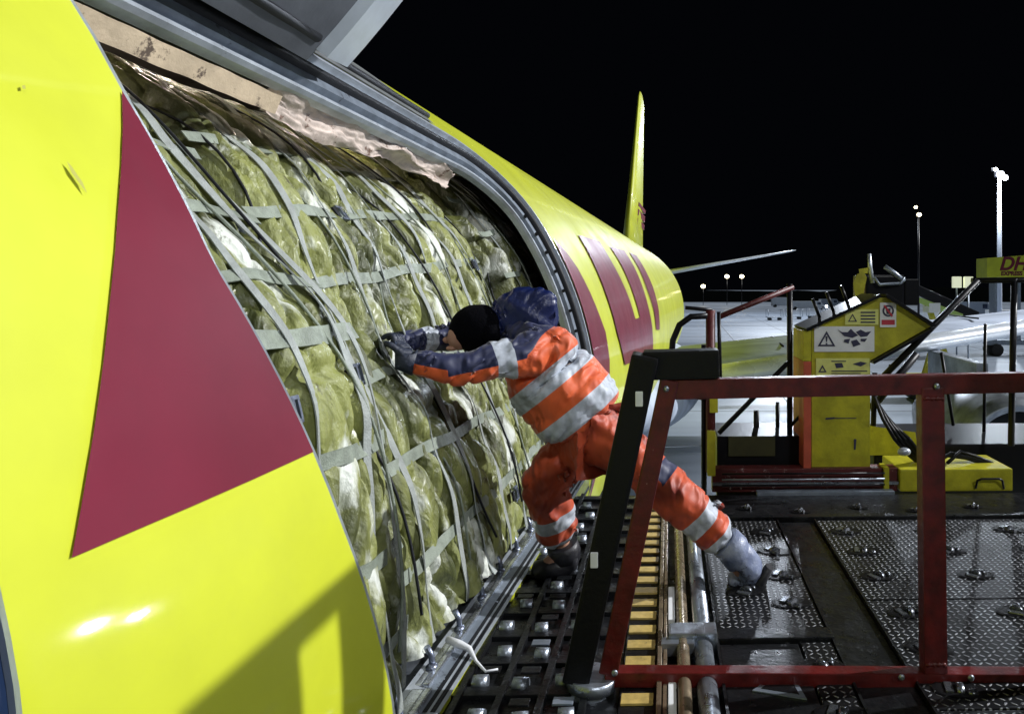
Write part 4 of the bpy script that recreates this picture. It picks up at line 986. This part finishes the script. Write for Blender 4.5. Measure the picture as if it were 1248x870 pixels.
# glow is real light: a lamp at the bright mast head
pl = bpy.data.lights.new('mast_lamp', 'POINT'); po = bpy.data.objects.new('mast_lamp', pl); C.objects.link(po); po.location = P(1216, 217, 93.5); pl.energy = 9000; pl.color = (.8, .9, 1); pl.shadow_soft_size = .4
for i, (x, y, lab) in enumerate(((857, 349, 'lowest yellow lamp of the three left of the railing post'), (886, 337, 'middle yellow lamp under the tailplane'), (904, 337, 'rightmost yellow lamp under the tailplane tip'))):
    Y = 240; c = P(x, y, Y); t = thing('distant_lamp', lab, 'street lamp', (c.x, Y, GZ), 0, 'distant lamps on the dark horizon')
    b = MB(); b.tube([(0, 0, 0), (0, 0, c.z-GZ)], .1, 6); b.build('pole', M['blackpaint'], t)
    b = MB(); b.ball((0, 0, c.z-GZ), .75, 1, 1, .8); b.build('lamp_head', M['lampy'], t)
def van(x, Y, L_, H, lbl, m, hw=1.1, lamp=False, group='vehicles parked across the apron', cat='van', nm='parked_van'):
    c = P(x, 350, Y); t = thing(nm, lbl, cat, (c.x, Y, GZ), random.uniform(-.2, .2), group)
    b = MB(); b.prism([(-L_/2, .4), (L_/2, .4), (L_/2, H*.55), (L_/2-.9, H*.62), (L_/2-1.5, H), (-L_/2, H)], lambda u, v: Vector((u, -hw, v)), lambda u, v: Vector((u, hw, v))); b.build('body', m, t)
    b = MB(); b.box(L_/2-2.4, L_/2-1.5, -hw-.02, -hw, H*.6, H*.88); b.build('window', M['glass'], t)
    for X in (-L_/2+.9, L_/2-.9):
        b = MB(); b.tube([(X, -hw-.05, .42), (X, hw+.05, .42)], .42, 16); b.build('wheel', M['tyre'], t)
    if lamp:
        b = MB(); b.ball((L_/2, -hw+.2, .9), .35); b.build('headlight', M['lampw'], t)
    return t
van(955, 215, 7, 2.8, 'pale van with a bright lamp, furthest left behind the railing post', M['van'], lamp=True)
van(985, 190, 9, 2.2, 'low pale van left of the yellow tower', M['van'], lamp=True)
van(1012, 205, 6, 2.5, 'small grey van just left of the yellow tower roof', M['frame_grey'])
van(1150, 120, 6, 2.6, 'white van right of the yellow tower tip', M['white'], lamp=True)
van(1188, 140, 7, 3.0, 'dark grey van under the sloping handrail', M['frame_grey'])
van(1228, 110, 6, 2.4, 'white van under the yellow lettered trailer', M['white'], lamp=True)
# empty baggage dollies parked in a row
for i, (x, lab) in enumerate(((944, 'empty baggage dolly nearest the tailplane, first of the far row'), (968, 'empty baggage dolly just right of the railing post in the far row'), (993, 'third empty baggage dolly of the far row'), (1016, 'empty baggage dolly nearest the yellow tower roof'))):
    c = P(x, 350, 130+i*4); t = thing('baggage_dolly', lab, 'baggage dolly', (c.x, 130+i*4, GZ), .15, 'baggage dollies on the apron')
    b = MB(); b.box(-1.4, 1.4, -.8, .8, .45, .6, .03); b.build('platform', M['frame_light'], t)
    for X in (-1.35, 1.35):
        b = MB(); b.tube([(X, -.75, .5), (X, -.75, 1.9), (X, .75, 1.9), (X, .75, .5)], .05, 6); b.build('end_hoop', M['frame_grey'], t)
    for X in (-.9, .9):
        b = MB(); b.tube([(X, -.8, .22), (X, .8, .22)], .22, 12); b.build('wheel', M['tyre'], t)
# two lit boxes on stands
for i, x in enumerate((1166, 1180)):
    c = P(x, 350, 60); t = thing('work_light', ('left' if i == 0 else 'right')+' one of two pale box lamps on stands near the sloping handrail', 'work light', (c.x, 60, GZ), 0, 'box lamps on stands')
    z = (VY-344)*60/F-GZ
    b = MB(); b.tube([(0, 0, 0), (0, 0, z-.4)], .07, 8); b.build('stand', M['frame_grey'], t)
    b = MB(); b.box(-.34, .34, -.2, .2, z-.45, z+.45, .05); b.build('lamp_box', emit('box_lamp', (.75, .78, .55), .7), t)
# service steps / belt conveyor with green and yellow frame
c = P(1140, 350, 38); t = thing('belt_conveyor', 'green and yellow mobile belt conveyor raised behind the tower tip', 'belt conveyor', (c.x, 38, GZ))
b = MB(); b.bar((-1.6, 0, 5.9), (2.0, 0, 4.3), .5, .9, (0, 1, 0), .03); b.build('belt_frame', M['blackpaint'], t)
b = MB(); b.bar((-1.0, -.47, 5.15), (1.2, -.47, 4.3), .28, .05, (0, 1, 0)); b.build('side_guard', mat('green_paint', (.35, .5, .12), .5), t)
b = MB(); b.box(-1.4, 1.4, -.9, .9, .5, 1.3, .05); b.bar((-.6, 0, 1.2), (.5, 0, 4.9), .25, .25); b.bar((.9, 0, 1.2), (-.5, 0, 5.2), .25, .25); b.build('chassis', M['loaderyellow'], t)
for X in (-1, 1):
    b = MB(); b.tube([(X, -.95, .4), (X, .95, .4)], .4, 16); b.build('wheel', M['tyre'], t)
b = MB(); b.box(-.5, .1, -.5, .5, 4.5, 5.0, .04); b.build('motor_box', M['white'], t)
# yellow lettered trailer box
YB = 62; c = P(1203, 350, YB)
t = thing('high_trailer', 'yellow box body with red lettering raised behind the right handrail', 'truck body', (c.x, YB, GZ))
z0, z1 = (VY-338)*YB/F-GZ, (VY-313)*YB/F-GZ
b = MB(); b.prism([(0, z0), (6.5, z0), (6.5, z1+.35), (0, z1-.1)], lambda u, v: Vector((u, 0, v)), lambda u, v: Vector((u, 2.3, v))); b.build('box_body', M['yellow'], t)
b = MB(); b.box(.4, 6.2, .5, 1.9, .9, 1.3); 
for X in (1, 3, 5): b.box(X-.1, X+.1, .6, 1.8, 1.2, z0); 
b.build('lift_legs', M['frame_grey'], t)
for X in (1, 5.2):
    b = MB(); b.tube([(X, .2, .5), (X, 2.2, .5)], .5, 16); b.build('wheel', M['tyre'], t)
def text(s, size, loc, m, par, shear=.25, off=.02):
    cu = bpy.data.curves.new('lettering', 'FONT'); cu.body = s; cu.size = size; cu.shear = shear; cu.offset = off; cu.extrude = .01
    o = bpy.data.objects.new('tmp', cu); C.objects.link(o); dg = bpy.context.evaluated_depsgraph_get(); dg.update()
    me = bpy.data.meshes.new_from_object(o.evaluated_get(dg)); bpy.data.objects.remove(o)
    q = bpy.data.objects.new('lettering', me); C.objects.link(q); me.materials.clear(); me.materials.append(m)
    q.rotation_euler = (R(90), 0, 0); q.location = loc; q.parent = par; return q
text('DHL', 1.55, (1.0, -.02, z0+.62), M['crimson'], t, .3, .05)
text('EXPRESS', .48, (1.15, -.02, z0+.16), M['crimson'], t, .1, .02)
bpy.context.view_layer.update()
